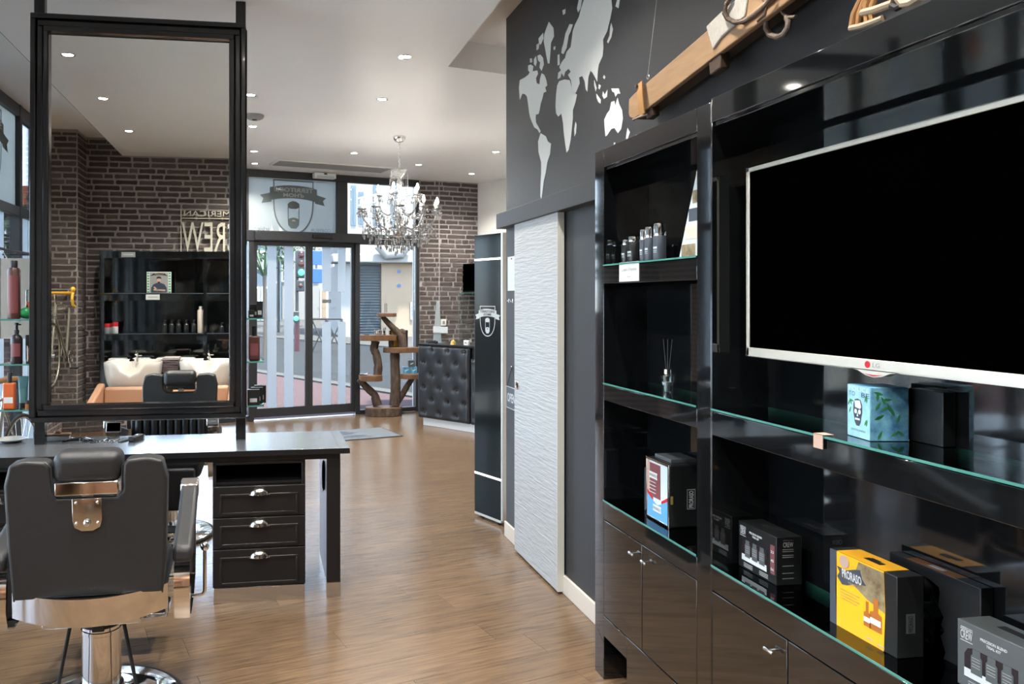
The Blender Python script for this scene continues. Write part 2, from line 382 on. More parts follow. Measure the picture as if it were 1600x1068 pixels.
floor = struct(B().prism(ROOM, (0, 0, -.05), UX, UY, .037).build('floor', 'subfloor'))
floor['label'] = 'brown oak plank floor'
PW, PL, GAP, PT = .19, 1.32, .0007, .013
full = B().box(-PL / 2 + GAP, PL / 2 - GAP, -PW / 2 + GAP, PW / 2 - GAP, -PT, 0).mesh('plank'); full.materials.append(M['plank'])
c_, s_ = math.cos(PHI), math.sin(PHI)
loc2 = [(x * c_ + y * s_, -x * s_ + y * c_) for x, y in ROOM]
ymin, ymax = min(p[1] for p in loc2), max(p[1] for p in loc2); xmin, xmax = min(p[0] for p in loc2), max(p[0] for p in loc2)
row = 0; y = ymin
while y < ymax:
    x = xmin - PL * ((row * .37 + .13 * (row % 3)) % 1)
    while x < xmax:
        q = clip(clip(clip(clip(loc2, 1, 0, x + PL - GAP), -1, 0, -(x + GAP)), 0, 1, y + PW - GAP), 0, -1, -(y + GAP))
        if len(q) > 2 and parea(q) > .004:
            cx_, cy_ = x + PL / 2, y + PW / 2
            if parea(q) > (PL - 2 * GAP) * (PW - 2 * GAP) * .999: me = full
            else:
                me = B().prism([(a - cx_, b - cy_) for a, b in q], (0, 0, -PT), UX, UY, PT).mesh('plank'); me.materials.append(M['plank'])
            o = bpy.data.objects.new('plank', me); COL.objects.link(o); o.parent = floor
            o.location = (cx_ * c_ - cy_ * s_, cx_ * s_ + cy_ * c_, 0); o.rotation_euler = (0, 0, PHI)
        x += PL
    y += PW; row += 1

# ceiling: upper deck plus the lowered plaster field with its two open margins
ceil = struct(B().prism([(p[0], p[1]) for p in ROOM], (0, 0, ZH), UX, UY, .25).build('ceiling', 'ceiling'))
RX, LXE = 1.296, -1.6
e0 = Vector((RX, 5.287)); e1 = Vector((4.3, 5.287 + (4.3 - RX) * math.tan(PHI)))
PLW = fr((LXE - FP.x) / FD.x)
drop = [(LXE, YB), (RX, YB), (e0.x, e0.y), (e1.x, e1.y), (P_D.x, P_D.y), (P_C.x, P_C.y), (P_B.x, P_B.y), (P_A.x, P_A.y), (PLW.x, PLW.y)]
B().prism(drop, (0, 0, ZC), UX, UY, ZH - ZC - .001).build('lowered_panel', 'ceiling', ceil)
B().box(LXE - .006, LXE, YB + .02, PLW.y - .05, ZC + .002, ZC + .016).build('shadow_gap_strip', 'alu', ceil)  # dark strip stands in for the shadow gap along the panel edge

# walls
BR = []
def unit_brick(seed):
    r = random.Random(seed); n = 7
    def j(a): return a + r.uniform(-.018, .018)
    pts = []
    for (cx, cz) in ((-.5, -.5), (.5, -.5), (.5, .5), (-.5, .5)):
        sx, sz = (1 if cx < 0 else -1), (1 if cz < 0 else -1)
        a = (j(cx + sx * .015), cz + sz * r.uniform(.10, .26)); b_ = (cx + sx * r.uniform(.04, .09), j(cz + sz * .03))
        pts += [a, b_] if (cx < 0) == (cz < 0) else [b_, a]
    # slightly wavy long edges
    bot = [pts[1], (-.15, -.5 + r.uniform(0, .12)), (.18, -.5 + r.uniform(0, .12)), pts[2]]
    top = [pts[5], (.2, .5 - r.uniform(0, .12)), (-.18, .5 - r.uniform(0, .12)), pts[6]]
    poly = [pts[0]] + bot + [pts[3], pts[4]] + top + [pts[7]]
    me = B().prism(poly, (0, .004, 0), UX, UZ, .014).mesh('brick'); me.materials.append(M['brick']); return me
BR = [unit_brick(i) for i in range(8)]
def bricks(root, o, r, width, z0, z1, seen, course=.0665, seed=1):
    rg = random.Random(seed); o, r = Vector(o), Vector(r).normalized(); n = r.cross(UZ); rest = B(); ang = math.atan2(r.y, r.x)
    k = 0; z = z0
    while z < z1 - .01:
        h = min(course, z1 - z); a = -rg.uniform(0, .2)
        while a < width:
            w = rg.choice((.11, .15, .20, .23, .26, .30)); b = min(a + w, width); a0 = max(a, 0); a = a + w
            if b - a0 < .03: continue
            c = o + r * ((a0 + b) / 2) + UZ * (z + h / 2)
            wd, hh = b - a0 - .016, h - .017
            if hh < .01: continue
            if seen(c):
                q = bpy.data.objects.new('brick', rg.choice(BR)); COL.objects.link(q); q.parent = root
                q.location = c; q.rotation_euler = (0, 0, ang); q.scale = (wd, 1, hh)
            else:
                m_ = Matrix.LocRotScale(c, Matrix.Rotation(ang, 3, 'Z').to_quaternion(), Vector((wd, 1, hh))); bx = B().box(-.5, .5, -.010, .004, -.46, .46).xf(m_); rest.add(bx.v, bx.f)
        z += course; k += 1
    if rest.v:
        s = rest.build('brickwork', 'brick', root); s['kind'] = 'stuff'
wall_back = struct(B().box(XL - .2, XR + .2, YB - .25, YB, -.05, ZH).build('wall_back', 'mortar'))
bricks(wall_back, (XR, YB, 0), (-1, 0, 0), XR - XL - .30, 0, ZH - .02, lambda c: -2.02 < c.x < -.30 and c.z > (2.04 if c.x > -1.78 else 1.0) and c.z < 3.2, seed=3)
PX_, PY_ = -2.0, -.19                                   # brick pier in the corner behind the basins
pier = struct(B().box(XL, PX_, YB, PY_, 0, ZH - .001).build('wall_pier', 'mortar'))
bricks(pier, (PX_, PY_, 0), (-1, 0, 0), PX_ - XL, 0, ZH - .03, lambda c: c.z > .8, seed=5)
bricks(pier, (PX_, YB + .02, 0), (0, 1, 0), PY_ - YB - .02, 0, ZH - .03, lambda c: c.z > .8, seed=6)

wall_right = struct(B().box(XR, XR + .18, YB, YC, -.05, ZH).build('wall_right', 'walldark'))
struct(B().box(XR + .18, 4.5, YC - .18, YC, -.05, ZH).build('wall_return', 'wallwhite'))
struct(B().box(4.3, 4.5, YC, P_D.y, -.05, ZH).build('wall_side', 'wallwhite'))
d_ = (P_D - P_C); 
struct(B().prism([(P_C.x, P_C.y), (P_D.x, P_D.y), (P_D.x + .3, P_D.y + .3), (P_C.x + .3, P_C.y + .3)], (0, 0, -.05), UX, UY, ZH + .05).build('wall_reception', 'wallwhite'))
wall_far = struct(B().prism([(P_A.x, P_A.y), (P_B.x, P_B.y), (P_C.x, P_C.y), (P_C.x + .3, P_C.y + .3), (P_B.x, P_B.y + .6), (P_A.x, P_A.y + .5)], (0, 0, -.05), UX, UY, ZH + .05).build('wall_far', 'mortar'))
bricks(wall_far, P_A, (P_B - P_A), (P_B - P_A).length, 0, ZC, lambda c: c.z > .95, seed=8)
bricks(wall_far, P_B, FD, .62, 0, ZC, lambda c: c.z > .95, seed=9)
q0, q1 = fr(-2.24), P_L
wall_corner = struct(B().prism([(XL, 8.335), (XL, q1.y), (q0.x, q0.y), (q0.x - .02, q0.y + .06), (XL - .05, q1.y + .06), (XL - .05, 8.335)], (0, 0, -.05), UX, UY, ZH + .05).build('wall_corner', 'mortar'))
bricks(wall_corner, (XL, 8.335, 0), (0, 1, 0), q1.y - 8.335, 0, ZH - .03, lambda c: False, seed=11)
bricks(wall_corner, q1, FD, (q0 - q1).length, 0, ZH - .03, lambda c: False, seed=12)
bb = B(); bb.box(XR - .014, XR, 3.08, YC, 0, .098)
struct(bb.build('baseboard_right', 'base', bev=.003))
struct(B().box(XL - .2, XL, YB, .7, -.05, ZH).build('wall_left', 'wallwhite'))

# glazed long wall on the street side
def glazed_left():
    w = bpy.data.objects.new('window_1', None); COL.objects.link(w); struct(w)
    ys = [.7, 2.1, 3.5, 4.9, 6.3, 7.71, 8.30]
    for y in ys: B().box(XL - .08, XL + .02, y - .035, y + .035, 0, ZH).build('mullion', 'alu', w, bev=.004)
    for z0, z1 in ((0, .09), (2.34, 2.43), (ZH - .11, ZH - .002)): B().box(XL - .075, XL + .015, .7, 8.3, z0, z1).build('transom', 'alu', w, bev=.004)
    for a, b in zip(ys, ys[1:]):
        B().box(XL - .035, XL - .027, a + .03, b - .03, .09, 2.34).build('pane', 'glass', w)
        fro = a < 7 
        B().box(XL - .035, XL - .027, a + .03, b - .03, 2.43, ZH - .11).build('frosted_pane' if fro else 'pane', 'frost' if fro else 'glass', w)
        for k in (.30, .62): 
            yy = a + (b - a) * k; B().box(XL - .026, XL - .024, yy, yy + .17, .09, 2.34).build('frosted_stripe', 'stripe', w)
    return w
win_left = glazed_left()

# ------------------------------------------------ the shield emblem, as printed on glass and on the totem
def emblem(o, r, u, H, line, fill, txt, parent, words, t=.0008, gap=True):
    """H = height; drawn in a frame 1.0 high, centred on o"""
    o = Vector(o); S_ = lambda pts: [(a * H, b * H) for a, b in pts]
    def shield(k):
        pts = [(.39 * k, .5 * k + (1 - k) * .1), (.39 * k, .05)]
        pts += [(.39 * k * math.cos(a) ** .9, .05 - (.55 * k + (1 - k) * .02) * math.sin(a)) for a in [i * math.pi / 2 / 7 for i in range(1, 7)]]
        pts += [(0, .05 - .55 * k)]
        return pts + [(-a, b) for a, b in reversed(pts[:-1])]
    a, b = shield(1), shield(.94)
    n = len(a); quads = [[a[i], a[(i + 1) % n], b[(i + 1) % n], b[i]] for i in range(n)]
    flat('shield_outline', [S_(q) for q in quads], o, r, u, line, parent, t)
    arc = lambda x, y: (x, y - .055 * (x / .455) ** 2)
    xs = [-.455 + .91 * i / 10 for i in range(11)]
    ban = [arc(x, .405) for x in xs] + [arc(x, .165) for x in reversed(xs)]
    tails = [[(q * a, b_) for a, b_ in ((.445, .25), (.64, .20), (.575, .14), (.61, .05), (.42, .085), (.42, .14))] for q in (1, -1)]
    flat('banner', [S_(ban)], o, r, u, fill, parent, t * 2)
    for p in tails: flat('ribbon_tail', [S_(p)], o, r, u, fill, parent, t * 1.5)
    Rn, Un = Vector(r).normalized(), Vector(u).normalized(); nn = Rn.cross(Un)
    text('lettering', words[0], o + Un * H * .318 + nn * t * 2.2, r, u, txt, parent, w=.76 * H, h=.085 * H, bold=.025, thick=t)
    text('lettering', words[1], o + Un * H * .222 + nn * t * 2.2, r, u, txt, parent, w=.40 * H, h=.075 * H, bold=.025, thick=t)
    hair = [(-.118, .03), (-.105, .075), (-.05, .105), (.02, .115), (.08, .09), (.118, .05), (.105, .0), (.06, -.03), (-.06, -.03), (-.10, -.01)]
    side = [rect(-.112, -.24, -.096, .02), rect(.096, -.24, .112, .02)]
    beard = [(-.112, -.24), (-.07, -.205), (0, -.19), (.07, -.205), (.112, -.24), (.105, -.33), (.05, -.395), (-.05, -.395), (-.105, -.33)]
    flat('bearded_head', [S_(hair), S_(beard)] + [S_(p) for p in side], o, r, u, fill, parent, t * 1.2)
    mo = [(-.04, -.265), (-.03, -.24), (0, -.23), (.03, -.24), (.04, -.265), (.016, -.258), (0, -.265), (-.016, -.258)]
    flat('mouth', [S_(mo)], o, r, u, txt, parent, t * 2)
emblem((XL - .024, 6.98, 2.86), (0, 1, 0), (0, 0, 1), .78, 'film', 'film', 'filmlite', win_left, ("TERRITOIRE", "d'HOM"))

# ------------------------------------------------ shop front
def shopfront():
    w = bpy.data.objects.new('window_2', None); COL.objects.link(w); struct(w)
    sl = -2.24
    def fb(name, m, s0, s1, t0, t1, z0, z1, bev=.004): return frbox(B(), s0, s1, t0, t1, z0, z1).build(name, m, w, bev=bev)
    fb('head_rail', 'alu', sl, 1.64, 0, .09, 3.11, 3.2); fb('head_panel', 'alu', sl, 1.64, 0, .09, 3.2, ZH)
    fb('transom', 'alu', sl, 1.64, -.02, .10, 2.29, 2.425)
    fb('door_operator', 'alu', -.70, .745, -.06, -.02, 2.30, 2.41)
    fb('sensor', 'ink', .06, .33, -.10, -.06, 2.345, 2.395)
    fb('sill', 'alu', sl, -.70, 0, .09, 0, .07); fb('sill', 'alu', .72, 1.64, 0, .09, 0, .06)
    for s0, s1 in ((-.765, -.70), (.685, .75), (1.585, 1.64)): fb('mullion', 'alu', s0, s1, -.01, .09, 0, 2.3)
    for s0, s1 in ((-.82, -.765), (.42, .575), (1.585, 1.64)): fb('mullion', 'alu', s0, s1, 0, .09, 2.42, 3.11)
    for s0, s1 in ((-2.24, -2.17),): fb('mullion', 'alu', s0, s1, 0, .09, 0, 3.11)
    fr_p = fb('frosted_pane', 'frost', -.765, .42, .04, .048, 2.425, 3.11, 0)
    for s0, s1, z0, z1 in ((.575, 1.585, 2.425, 3.11), (.75, 1.585, .06, 2.29), (-2.17, -.765, .07, 2.29), (-2.17, -.82, 2.425, 3.11)): fb('pane', 'glass', s0, s1, .04, .048, z0, z1, 0)
    # printed for the street, so it reads backwards from inside
    emblem(fr(-.165, .036, 2.745), -FD, UZ, .70, 'film', 'film', 'filmlite', w, ("TERRITOIRE", "d'HOM"), t=-.001)
    text('lettering', 'Barbier', fr(-.56, .039, 2.455), -FD, UZ, 'film', w, w=.24, h=.05)
    text('lettering', 'COIFFEUR', fr(.21, .039, 2.455), -FD, UZ, 'film', w, w=.28, h=.04)
    return w
shopfront()
door = bpy.data.objects.new('door_1', None); COL.objects.link(door); struct(door)
def leaf(s0, s1, t0):
    f = frbox(B(), s0, s1, t0, t0 + .045, .04, .15); 
    frbox(f, s0, s1, t0, t0 + .045, 2.24, 2.29); frbox(f, s0, s0 + .05, t0, t0 + .045, .15, 2.24); frbox(f, s1 - .05, s1, t0, t0 + .045, .15, 2.24)
    o = f.build('leaf_frame', 'alu', door, bev=.003)
    frbox(B(), s0 + .05, s1 - .05, t0 + .018, t0 + .026, .15, 2.24).build('pane', 'glass', o)
    return o
l1 = leaf(-.70, .045, .03); l2 = leaf(.045, .69, .03)
def stripe(x0, x1, zs, par):
    a, b = onF(x0, 500)[0], onF(x1, 500)[0]
    for z0, z1 in zs: frbox(B(), a, b, .0445, .0475, z0, z1).build('frosted_stripe', 'stripe', par)
stripe(419, 433.5, [(.15, 2.24)], l1); stripe(445.5, 460, [(.15, 2.24)], l1)
stripe(505, 519, [(.15, 1.25), (1.65, 2.24)], l2); stripe(530, 542, [(.15, 1.25), (1.65, 2.24)], l2)
s512 = onF(512, 480)[0]
text('lettering', '04 77 73 10 58', fr(s512, .044, 1.43), -FD, UZ, 'film', l2, w=.26, h=.035, thick=-.0005)
flat('telephone_mark', [ell(0, 0, .045, .03, 10, 0, math.pi), rect(-.06, .025, .06, .045), rect(-.06, .0, -.04, .03), rect(.04, .0, .06, .03)], fr(s512, .044, 1.50), -FD, UZ, 'film', l2, t=-.0006)
frbox(B(), -.70, .75, -.02, .09, -.012, .004).build('threshold', 'steel', door)

# ================================================================== CEILING FITTINGS
def downlight(x, y, label, z=ZC, grp='recessed ceiling downlights'):
    t = thing('downlight', label, 'ceiling light', (x, y, z), 0, grp)
    B().ring((0, 0, -.001), (0, 0, 1), .043, .0055, 24, 6).build('trim_ring', 'chrome', t, smooth=True)
    B().lathe([(0, -.003), (.030, -.003), (.036, -.001), (.036, 0)], n=20).build('lens', 'lamp', t)
    ld = bpy.data.lights.new('downlight_beam', 'SPOT'); lo = bpy.data.objects.new('downlight_beam', ld); COL.objects.link(lo); lo.parent = t
    lo.location = (0, 0, -.012); ld.energy = SPOT_W; ld.spot_size = R(125); ld.spot_blend = .75; ld.shadow_soft_size = .035; ld.color = (1, .95, .87)
    return t
DL = [(-.1, 6.25, 'small round downlight above the sliding-door side, beside the round detector'), (-.1, 7.39, 'small round downlight between the round detector and the frosted transom'),
      (-.1, 8.63, 'small round downlight before the paired one at the ceiling grille'), (-.1, 9.41, 'small round downlight tight against the frosted transom'),
      (.955, 5.11, 'lone round downlight beside the open margin of the slate wall'), (.97, 6.23, 'round downlight between the chandelier and the lone one by the margin'),
      (1.015, 8.58, 'small round downlight at the edge of the long ceiling grille'), (1.887, 9.21, 'small round downlight just past the chandelier rod'),
      (2.713, 9.77, 'small round downlight close above the brick column'), (2.58, 8.28, 'small round downlight over the tufted reception counter')]
for a in DL: downlight(*a)
for i, yy in enumerate((3.13, 1.99, .76)): downlight(-1.3, yy, ('round downlight over the barber station, seen highest in the mirror', 'round downlight seen as the middle one in the mirror', 'round downlight nearest the brick wall, seen in the mirror')[i])
for x, yy in ((-.15, .05), (.6, .05), (-.1, 3.13), (-.1, 1.99), (-.1, .76), (.97, 3.2), (.97, 1.99), (.97, .76), (2.6, 6.6)):  # unseen lamps added to brighten the shop and its back wall
    downlight(x, yy, 'added round white downlight out of view that brightens the shop', grp='added downlights out of view')

def grille(name, label, c4):
    t = thing(name, label, 'air vent', tuple((c4[0] + c4[2]) / 2))
    b = B(); z = ZC
    a, bb_, c, d = c4
    def ins(p, k): m_ = (a + bb_ + c + d) / 4; return m_ + (p - m_) * k
    b.add([a, bb_, c, d, a - UZ * .012, bb_ - UZ * .012, c - UZ * .012, d - UZ * .012], [(0, 1, 2, 3), (4, 7, 6, 5), (0, 4, 5, 1), (1, 5, 6, 2), (2, 6, 7, 3), (3, 7, 4, 0)])
    b.build('frame', 'white', t, world=True)
    ab = (bb_ - a).normalized(); ad = (d - a); L_ = (bb_ - a).length
    for k in range(5):
        p = a + ad * (.10 + .18 * k) + ab * .04; q = p + ab * (L_ - .08); w = ad * .11
        B().add([p - UZ * .014, q - UZ * .014, q + w - UZ * .020, p + w - UZ * .020, p - UZ * .011, q - UZ * .011, q + w - UZ * .011, p + w - UZ * .011], [(0, 1, 2, 3), (7, 6, 5, 4), (0, 4, 5, 1), (1, 5, 6, 2), (2, 6, 7, 3), (3, 7, 4, 0)]).build('slat', 'greyvent', t, world=True)
g0 = Vector((.165, 9.08, ZC)); g1 = g0 + FD * 1.52; gd = FN * .36
grille('ceiling_grille', 'long grey slatted air grille before the shop front', [g0, g1, g1 + gd, g0 + gd])
t = thing('smoke_detector', 'round pale detector disc beside the mirror post', 'detector', (-.075, 6.94, ZC))
B().lathe([(.0, -.04), (.05, -.04), (.075, -.028), (.085, -.012), (.085, 0)], n=24).build('housing', 'greyvent', t, smooth=True); B().lathe([(0, -.046), (.02, -.046), (.024, -.04)], n=16).build('sensor', 'alu', t)
t = thing('emergency_light', 'small white emergency light box above the frosted transom', 'light', fr(.21, -.10, 3.12), PHI)
B().box(-.15, .15, -.05, .05, 0, .07).build('housing', 'white', t, bev=.012); B().box(-.12, .12, -.058, -.05, -.004, .03).build('diffuser', 'pale', t, bev=.006); B().box(-.02, .02, -.056, -.05, .045, .062).build('indicator', 'ink', t)
# linear slot in the open margin, seen in the mirror
t = thing('slot_diffuser', 'narrow grey slot vent in the side of the lowered ceiling', 'air vent', (LXE - .008, 1.0, 3.3))
B().box(-.008, .008, -.5, .5, -.03, .03).build('frame', 'white', t); 
for z in (-.014, .0, .014): B().box(-.012, -.006, -.48, .48, z - .004, z + .004).build('slot', 'greyvent', t)

# ================================================================== LACQUERED SHELVING ON THE SLATE WALL
XF = 1.381                                             # front of the shelving
def knob(par, y, z):
    b = B().cyl((XF, y, z), (XF - .016, y, z), .005, .004, 12); b.tube([(XF - .018, y - .018, z), (XF - .018, y - .014, z), (XF - .018, y, z), (XF - .018, y + .014, z), (XF - .018, y + .018, z)], [.004, .0062, .0048, .0062, .004], 10)
    return b.build('knob', 'chrome', par, smooth=True, world=True)
def glass_shelf(par, y0, y1, z, x0=XF - .004):
    g = B().box(x0 + .0015, XR - .012, y0, y1, z - .006, z).build('glass_shelf', 'shelfglass', par, world=True)
    B().box(x0, x0 + .0015, y0, y1, z - .006, z).build('glass_edge', 'glassedge', g, world=True)
    B().box(XR - .0125, XR - .0115, y0, y1, z - .008, z).build('glass_edge', 'glassedge', g, world=True)
    return g
def shelving(name, label, y0, y1, st0, st1, ztop, zs, split, knobs, cut):
    """y0..y1 outer, stile widths st0 (camera end) st1 (far end)"""
    t = thing(name, label, 'shelving', (XF + .1, (y0 + y1) / 2, 0))
    W = lambda b, n, m='gloss', bev=.0015: b.build(n, m, t, bev=bev, world=True)
    W(B().box(XR - .011, XR - .001, y0, y1, .18, ztop), 'back_panel')
    W(B().box(XF, XR - .011, y1 - st1, y1, 0, ztop), 'side_panel'); W(B().box(XF, XR - .011, y0, y0 + st0, 0, ztop), 'side_panel')
    a, b = y0 + st0, y1 - st1
    W(B().box(XF, XR - .011, a, b, ztop - .075, ztop), 'header')
    W(B().box(XF + .008, XF + .018, a, b, ztop - .088, ztop - .075), 'header_moulding')
    for z, apr in zs:
        W(B().box(XF, XF + .02, a, b, z - apr, z - .009), 'apron'); W(B().box(XF + .02, XR - .011, a, b, z - .03, z - .009), 'shelf_board')
        glass_shelf(t, a, b, z)
    zl = zs[-1][0] - zs[-1][1]
    edges = [a] + split + [b]
    for i, (p, q) in enumerate(zip(edges, edges[1:])):
        d = W(B().box(XF, XF + .019, p + .002, q - .002, .264, zl - .004), 'door')
        for y, z in knobs:
            if p < y < q: knob(d, y, z)
    W(B().box(XF, XF + .02, a, b if not cut else b - .20, .02, .26), 'plinth')
    if cut:
        W(B().box(XF, XF + .02, b - .20, b, .178, .26), 'plinth_rail'); W(B().box(XF + .02, XR - .02, b - .21, b - .20, 0, .178), 'plinth_return')
    W(B().box(XF + .02, XR - .011, a, b, .24, .262), 'cabinet_floor')
    return t
tower = shelving('display_tower', 'tall narrow gloss black shelving tower beside the sliding door', 2.209, 3.05, .078, .082, 2.172,
                 [(1.698, .078), (1.216, .072), (.737, .080)], [2.648], [(2.697, .605), (2.603, .604)], True)
tvunit = shelving('media_unit', 'wide gloss black wall unit that carries the television', .98, 2.208, .07, .004, 2.182,
                  [(1.219, .083), (.734, .080)], [1.42, 1.857], [(1.91, .601), (1.36, .601)], False)

# television
TX = 1.45
tl, th = onX(1166, 265, TX), onX(1168, 558, TX)
ty0, ty1, tz0, tz1 = 1.157, 2.134, 1.387, 1.953
tv = thing('television', 'large flat television with thin silver bezel and blank black screen', 'television', (TX + .05, 1.646, tz0))
fb_ = B().box(TX, TX + .035, ty0, ty0 + .013, tz0, tz1); fb_.box(TX, TX + .035, ty1 - .013, ty1, tz0, tz1); fb_.box(TX, TX + .035, ty0, ty1, tz1 - .013, tz1); fb_.box(TX, TX + .035, ty0, ty1, tz0, tz0 + .026)
fb_.build('bezel', 'silver', tv, bev=.002, world=True)
B().box(TX + .003, TX + .034, ty0 + .012, ty1 - .012, tz0 + .02, tz1 - .012).build('screen', 'screen', tv, world=True)
B().box(TX + .035, TX + .06, ty0 + .02, ty1 - .02, tz0 + .02, tz1 - .02).build('rear_case', 'cartonblk', tv, world=True, bev=.01)
lipp = [(-.085, 0), (-.05, -.004), (-.025, -.014), (0, -.018), (.025, -.014), (.05, -.004), (.085, 0)]
flat('lower_lip', [lipp], (TX + .02, 1.646, tz0 + .001), (0, -1, 0), UZ, 'silver', tv, t=.02)
flat('indicator', [[(-.03, -.009), (0, -.014), (.03, -.009), (0, -.0105)]], (TX - .001, 1.646, tz0), (0, -1, 0), UZ, 'red', tv, t=.001)
flat('emblem', [ell(0, 0, .0085, .0085, 20)], (TX - .0001, 1.664, tz0 + .013), (0, -1, 0), UZ, 'red', tv, t=.0005)
text('lettering', 'LG', (TX - .0004, 1.637, tz0 + .013), (0, -1, 0), UZ, 'greypaint', tv, w=.022, h=.011, bold=.01)
B().box(TX + .06, XR - .011, 1.5, 1.8, 1.5, 1.8).build('wall_bracket', 'alu', tv, world=True)

# ---- cartons. front faces the room (-X); print is laid flat on the faces
def carton(name, label, cat, x0, x1, y0, y1, z0, h, m, rot=0, bev=.0015):
    t = thing(name, label, cat, ((x0 + x1) / 2, (y0 + y1) / 2, z0), rot)
    w, d = x1 - x0, y1 - y0
    B().box(-w / 2, w / 2, -d / 2, d / 2, 0, h).build('carton', m, t, bev=bev)
    return t, w, d
def crewbox(label, x0, x1, y0, y1, z0, h, m):
    t, w, d = carton('grooming_kit_box', label, 'box', x0, x1, y0, y1, z0, h, m)
    fx = -w / 2; o = lambda a, b: (fx - .0003, d / 2 - a * d, b * h)     # a: 0 at the far end of the front, b: height
    Rv = (0, -1, 0)
    flat('window', [[(-.30 * d, -.25 * h), (-.30 * d, .10 * h), (-.26 * d, .19 * h), (-.2 * d, .22 * h), (.36 * d, .22 * h), (.36 * d, -.25 * h)]], o(.40, .42), Rv, UZ, 'plum', t, world=False)
    flat('tray', [rect(-.30 * d, -.065 * h, .36 * d, .065 * h)], (fx - .0008, d / 2 - .40 * d, .245 * h), Rv, UZ, 'paper', t, world=False)
    for k in range(3):
        bt = flat('bottle', [[(-.072 * d, 0), (-.072 * d, .26 * h), (-.05 * d, .29 * h), (-.05 * d, .37 * h), (.05 * d, .37 * h), (.05 * d, .29 * h), (.072 * d, .26 * h), (.072 * d, 0)]], (fx - .0012, d / 2 - d * (.26 + .19 * k), .27 * h), Rv, UZ, 'cartongry', t, world=False)
        for q in (.11, .15, .20, .24): flat('label_line', [rect(-.055 * d, -.006 * h, .05 * d, .006 * h)], (fx - .0019, d / 2 - d * (.26 + .19 * k), (.27 + q) * h), Rv, UZ, 'greypaint', bt, world=False)
    text('lettering', 'CREW', o(.125, .80), Rv, UZ, 'paper', t, w=.155 * d, h=.13 * h, world=False, bold=.01)
    text('lettering', 'AMERICAN', o(.125, .905), Rv, UZ, 'paper', t, w=.155 * d, h=.028 * h, world=False, bold=.02)
    flat('rule', [rect(-.08 * d, -.004 * h, .08 * d, .004 * h), rect(-.08 * d, .168 * h, .08 * d, .176 * h)], o(.125, .705), Rv, UZ, 'paper', t, world=False)
    text('lettering', 'PRECISION BLEND', o(.47, .84), Rv, UZ, 'paper', t, w=.33 * d, h=.045 * h, world=False, bold=.03)
    text('lettering', 'TRIAL KIT', o(.47, .775), Rv, UZ, 'paper', t, w=.18 * d, h=.04 * h, world=False, bold=.03)
    flat('side_band', [rect(-.055 * d, -.30 * h, .055 * d, .30 * h)], o(.905, .50), Rv, UZ, 'maroon', t, world=False)
    for s_, q in (('23', .66), ('45', .48), ('56', .30)): text('lettering', s_, (fx - .001, d / 2 - .905 * d, q * h), Rv, UZ, 'pale', t, w=.075 * d, h=.055 * h, world=False, bold=.02)
    for q in (.05, .085, .12): flat('small_print', [rect(-.12 * d, -.008 * h, .12 * d, .008 * h), rect(.3 * d, -.008 * h, .52 * d, .008 * h)], o(.27, q), Rv, UZ, 'greypaint', t, world=False)
    # narrow end, facing along the wall
    e = lambda a, b: (-w / 2 + a * w, -d / 2 - .0003, b * h)
    text('lettering', 'CREW', e(.45, .84), UX, UZ, 'paper', t, w=.40 * w, h=.10 * h, world=False)
    text('lettering', 'AMERICAN', e(.45, .93), UX, UZ, 'greypaint', t, w=.4 * w, h=.02 * h, world=False)
    for q in (.74, .70, .62, .58, .40, .25, .14): flat('small_print', [rect(-.22 * w, -.006 * h, .22 * w, .006 * h)], e(.45, q), UX, UZ, 'greypaint', t, world=False)
    flat('carry_slot', [rect(-.2 * d, -.01, .2 * d, .01)], (.01, 0, h + .0001), (0, -1, 0), UX, 'ink', t, world=False)
    return t
crewbox('small black grooming kit box standing alone at the far end of the lower shelf', 1.46, 1.54, 2.01, 2.187, .7345, .139, 'cartonblk')
crewbox('charcoal grooming kit box with pale lid past the yellow gift set', 1.478, 1.558, 1.272, 1.449, .7345, .139, 'cartongry')

# yellow shaving gift set
t, w, d = carton('shaving_gift_set', 'black shaving gift set in a bright yellow printed sleeve', 'box', 1.438, 1.506, 1.563, 1.772, .7345, .187, 'cartonblk'); h = .187
fx = -w / 2; Rv = (0, -1, 0); o = lambda a, b, k=1: (fx - .0004 * k, d / 2 - a * d, b * h)
flat('end_fold', [rect(-.055 * d, -.5 * h, .055 * d, .5 * h)], o(.055, .5), Rv, UZ, 'slategrad', t, world=False)
flat('sleeve', [[(-.365 * d, -.5 * h), (-.385 * d, 0), (-.365 * d, .5 * h), (.345 * d, .5 * h), (.365 * d, 0), (.345 * d, -.5 * h)]], o(.475, .5), Rv, UZ, 'yellow', t, world=False)
flat('sleeve_top', [rect(-.365 * d, -.0, .345 * d, w * .96)], (fx + .001, d / 2 - .475 * d, h + .0002), Rv, UX, 'yellow', t, world=False)
flat('carry_slot', [rect(-.12 * d, 0, .12 * d, .016), rect(-.10 * d, .016, .03 * d, .022)], (fx + .022, d / 2 - .52 * d, h + .001), Rv, UX, 'cartonblk', t, world=False)
flat('photo_panel', [[(-.24 * d, -.02 * h), (-.1 * d, -.09 * h), (.1 * d, -.19 * h), (.36 * d, -.26 * h), (.345 * d, .24 * h), (-.02 * d, .24 * h), (-.1 * d, .0)]], o(.475, .74, 2), Rv, UZ, 'photo', t, world=False)
flat('shield', [[(-.24 * d, -.07 * h), (-.20 * d, .0), (-.24 * d, .07 * h), (-.1 * d, .06 * h), (.03 * d, .12 * h), (.12 * d, .15 * h), (.15 * d, .04 * h), (.21 * d, -.02 * h), (.05 * d, -.06 * h), (-.08 * d, -.13 * h), (-.16 * d, -.15 * h)]], o(.36, .735, 3), Rv, UZ, 'slategrad', t, world=False)
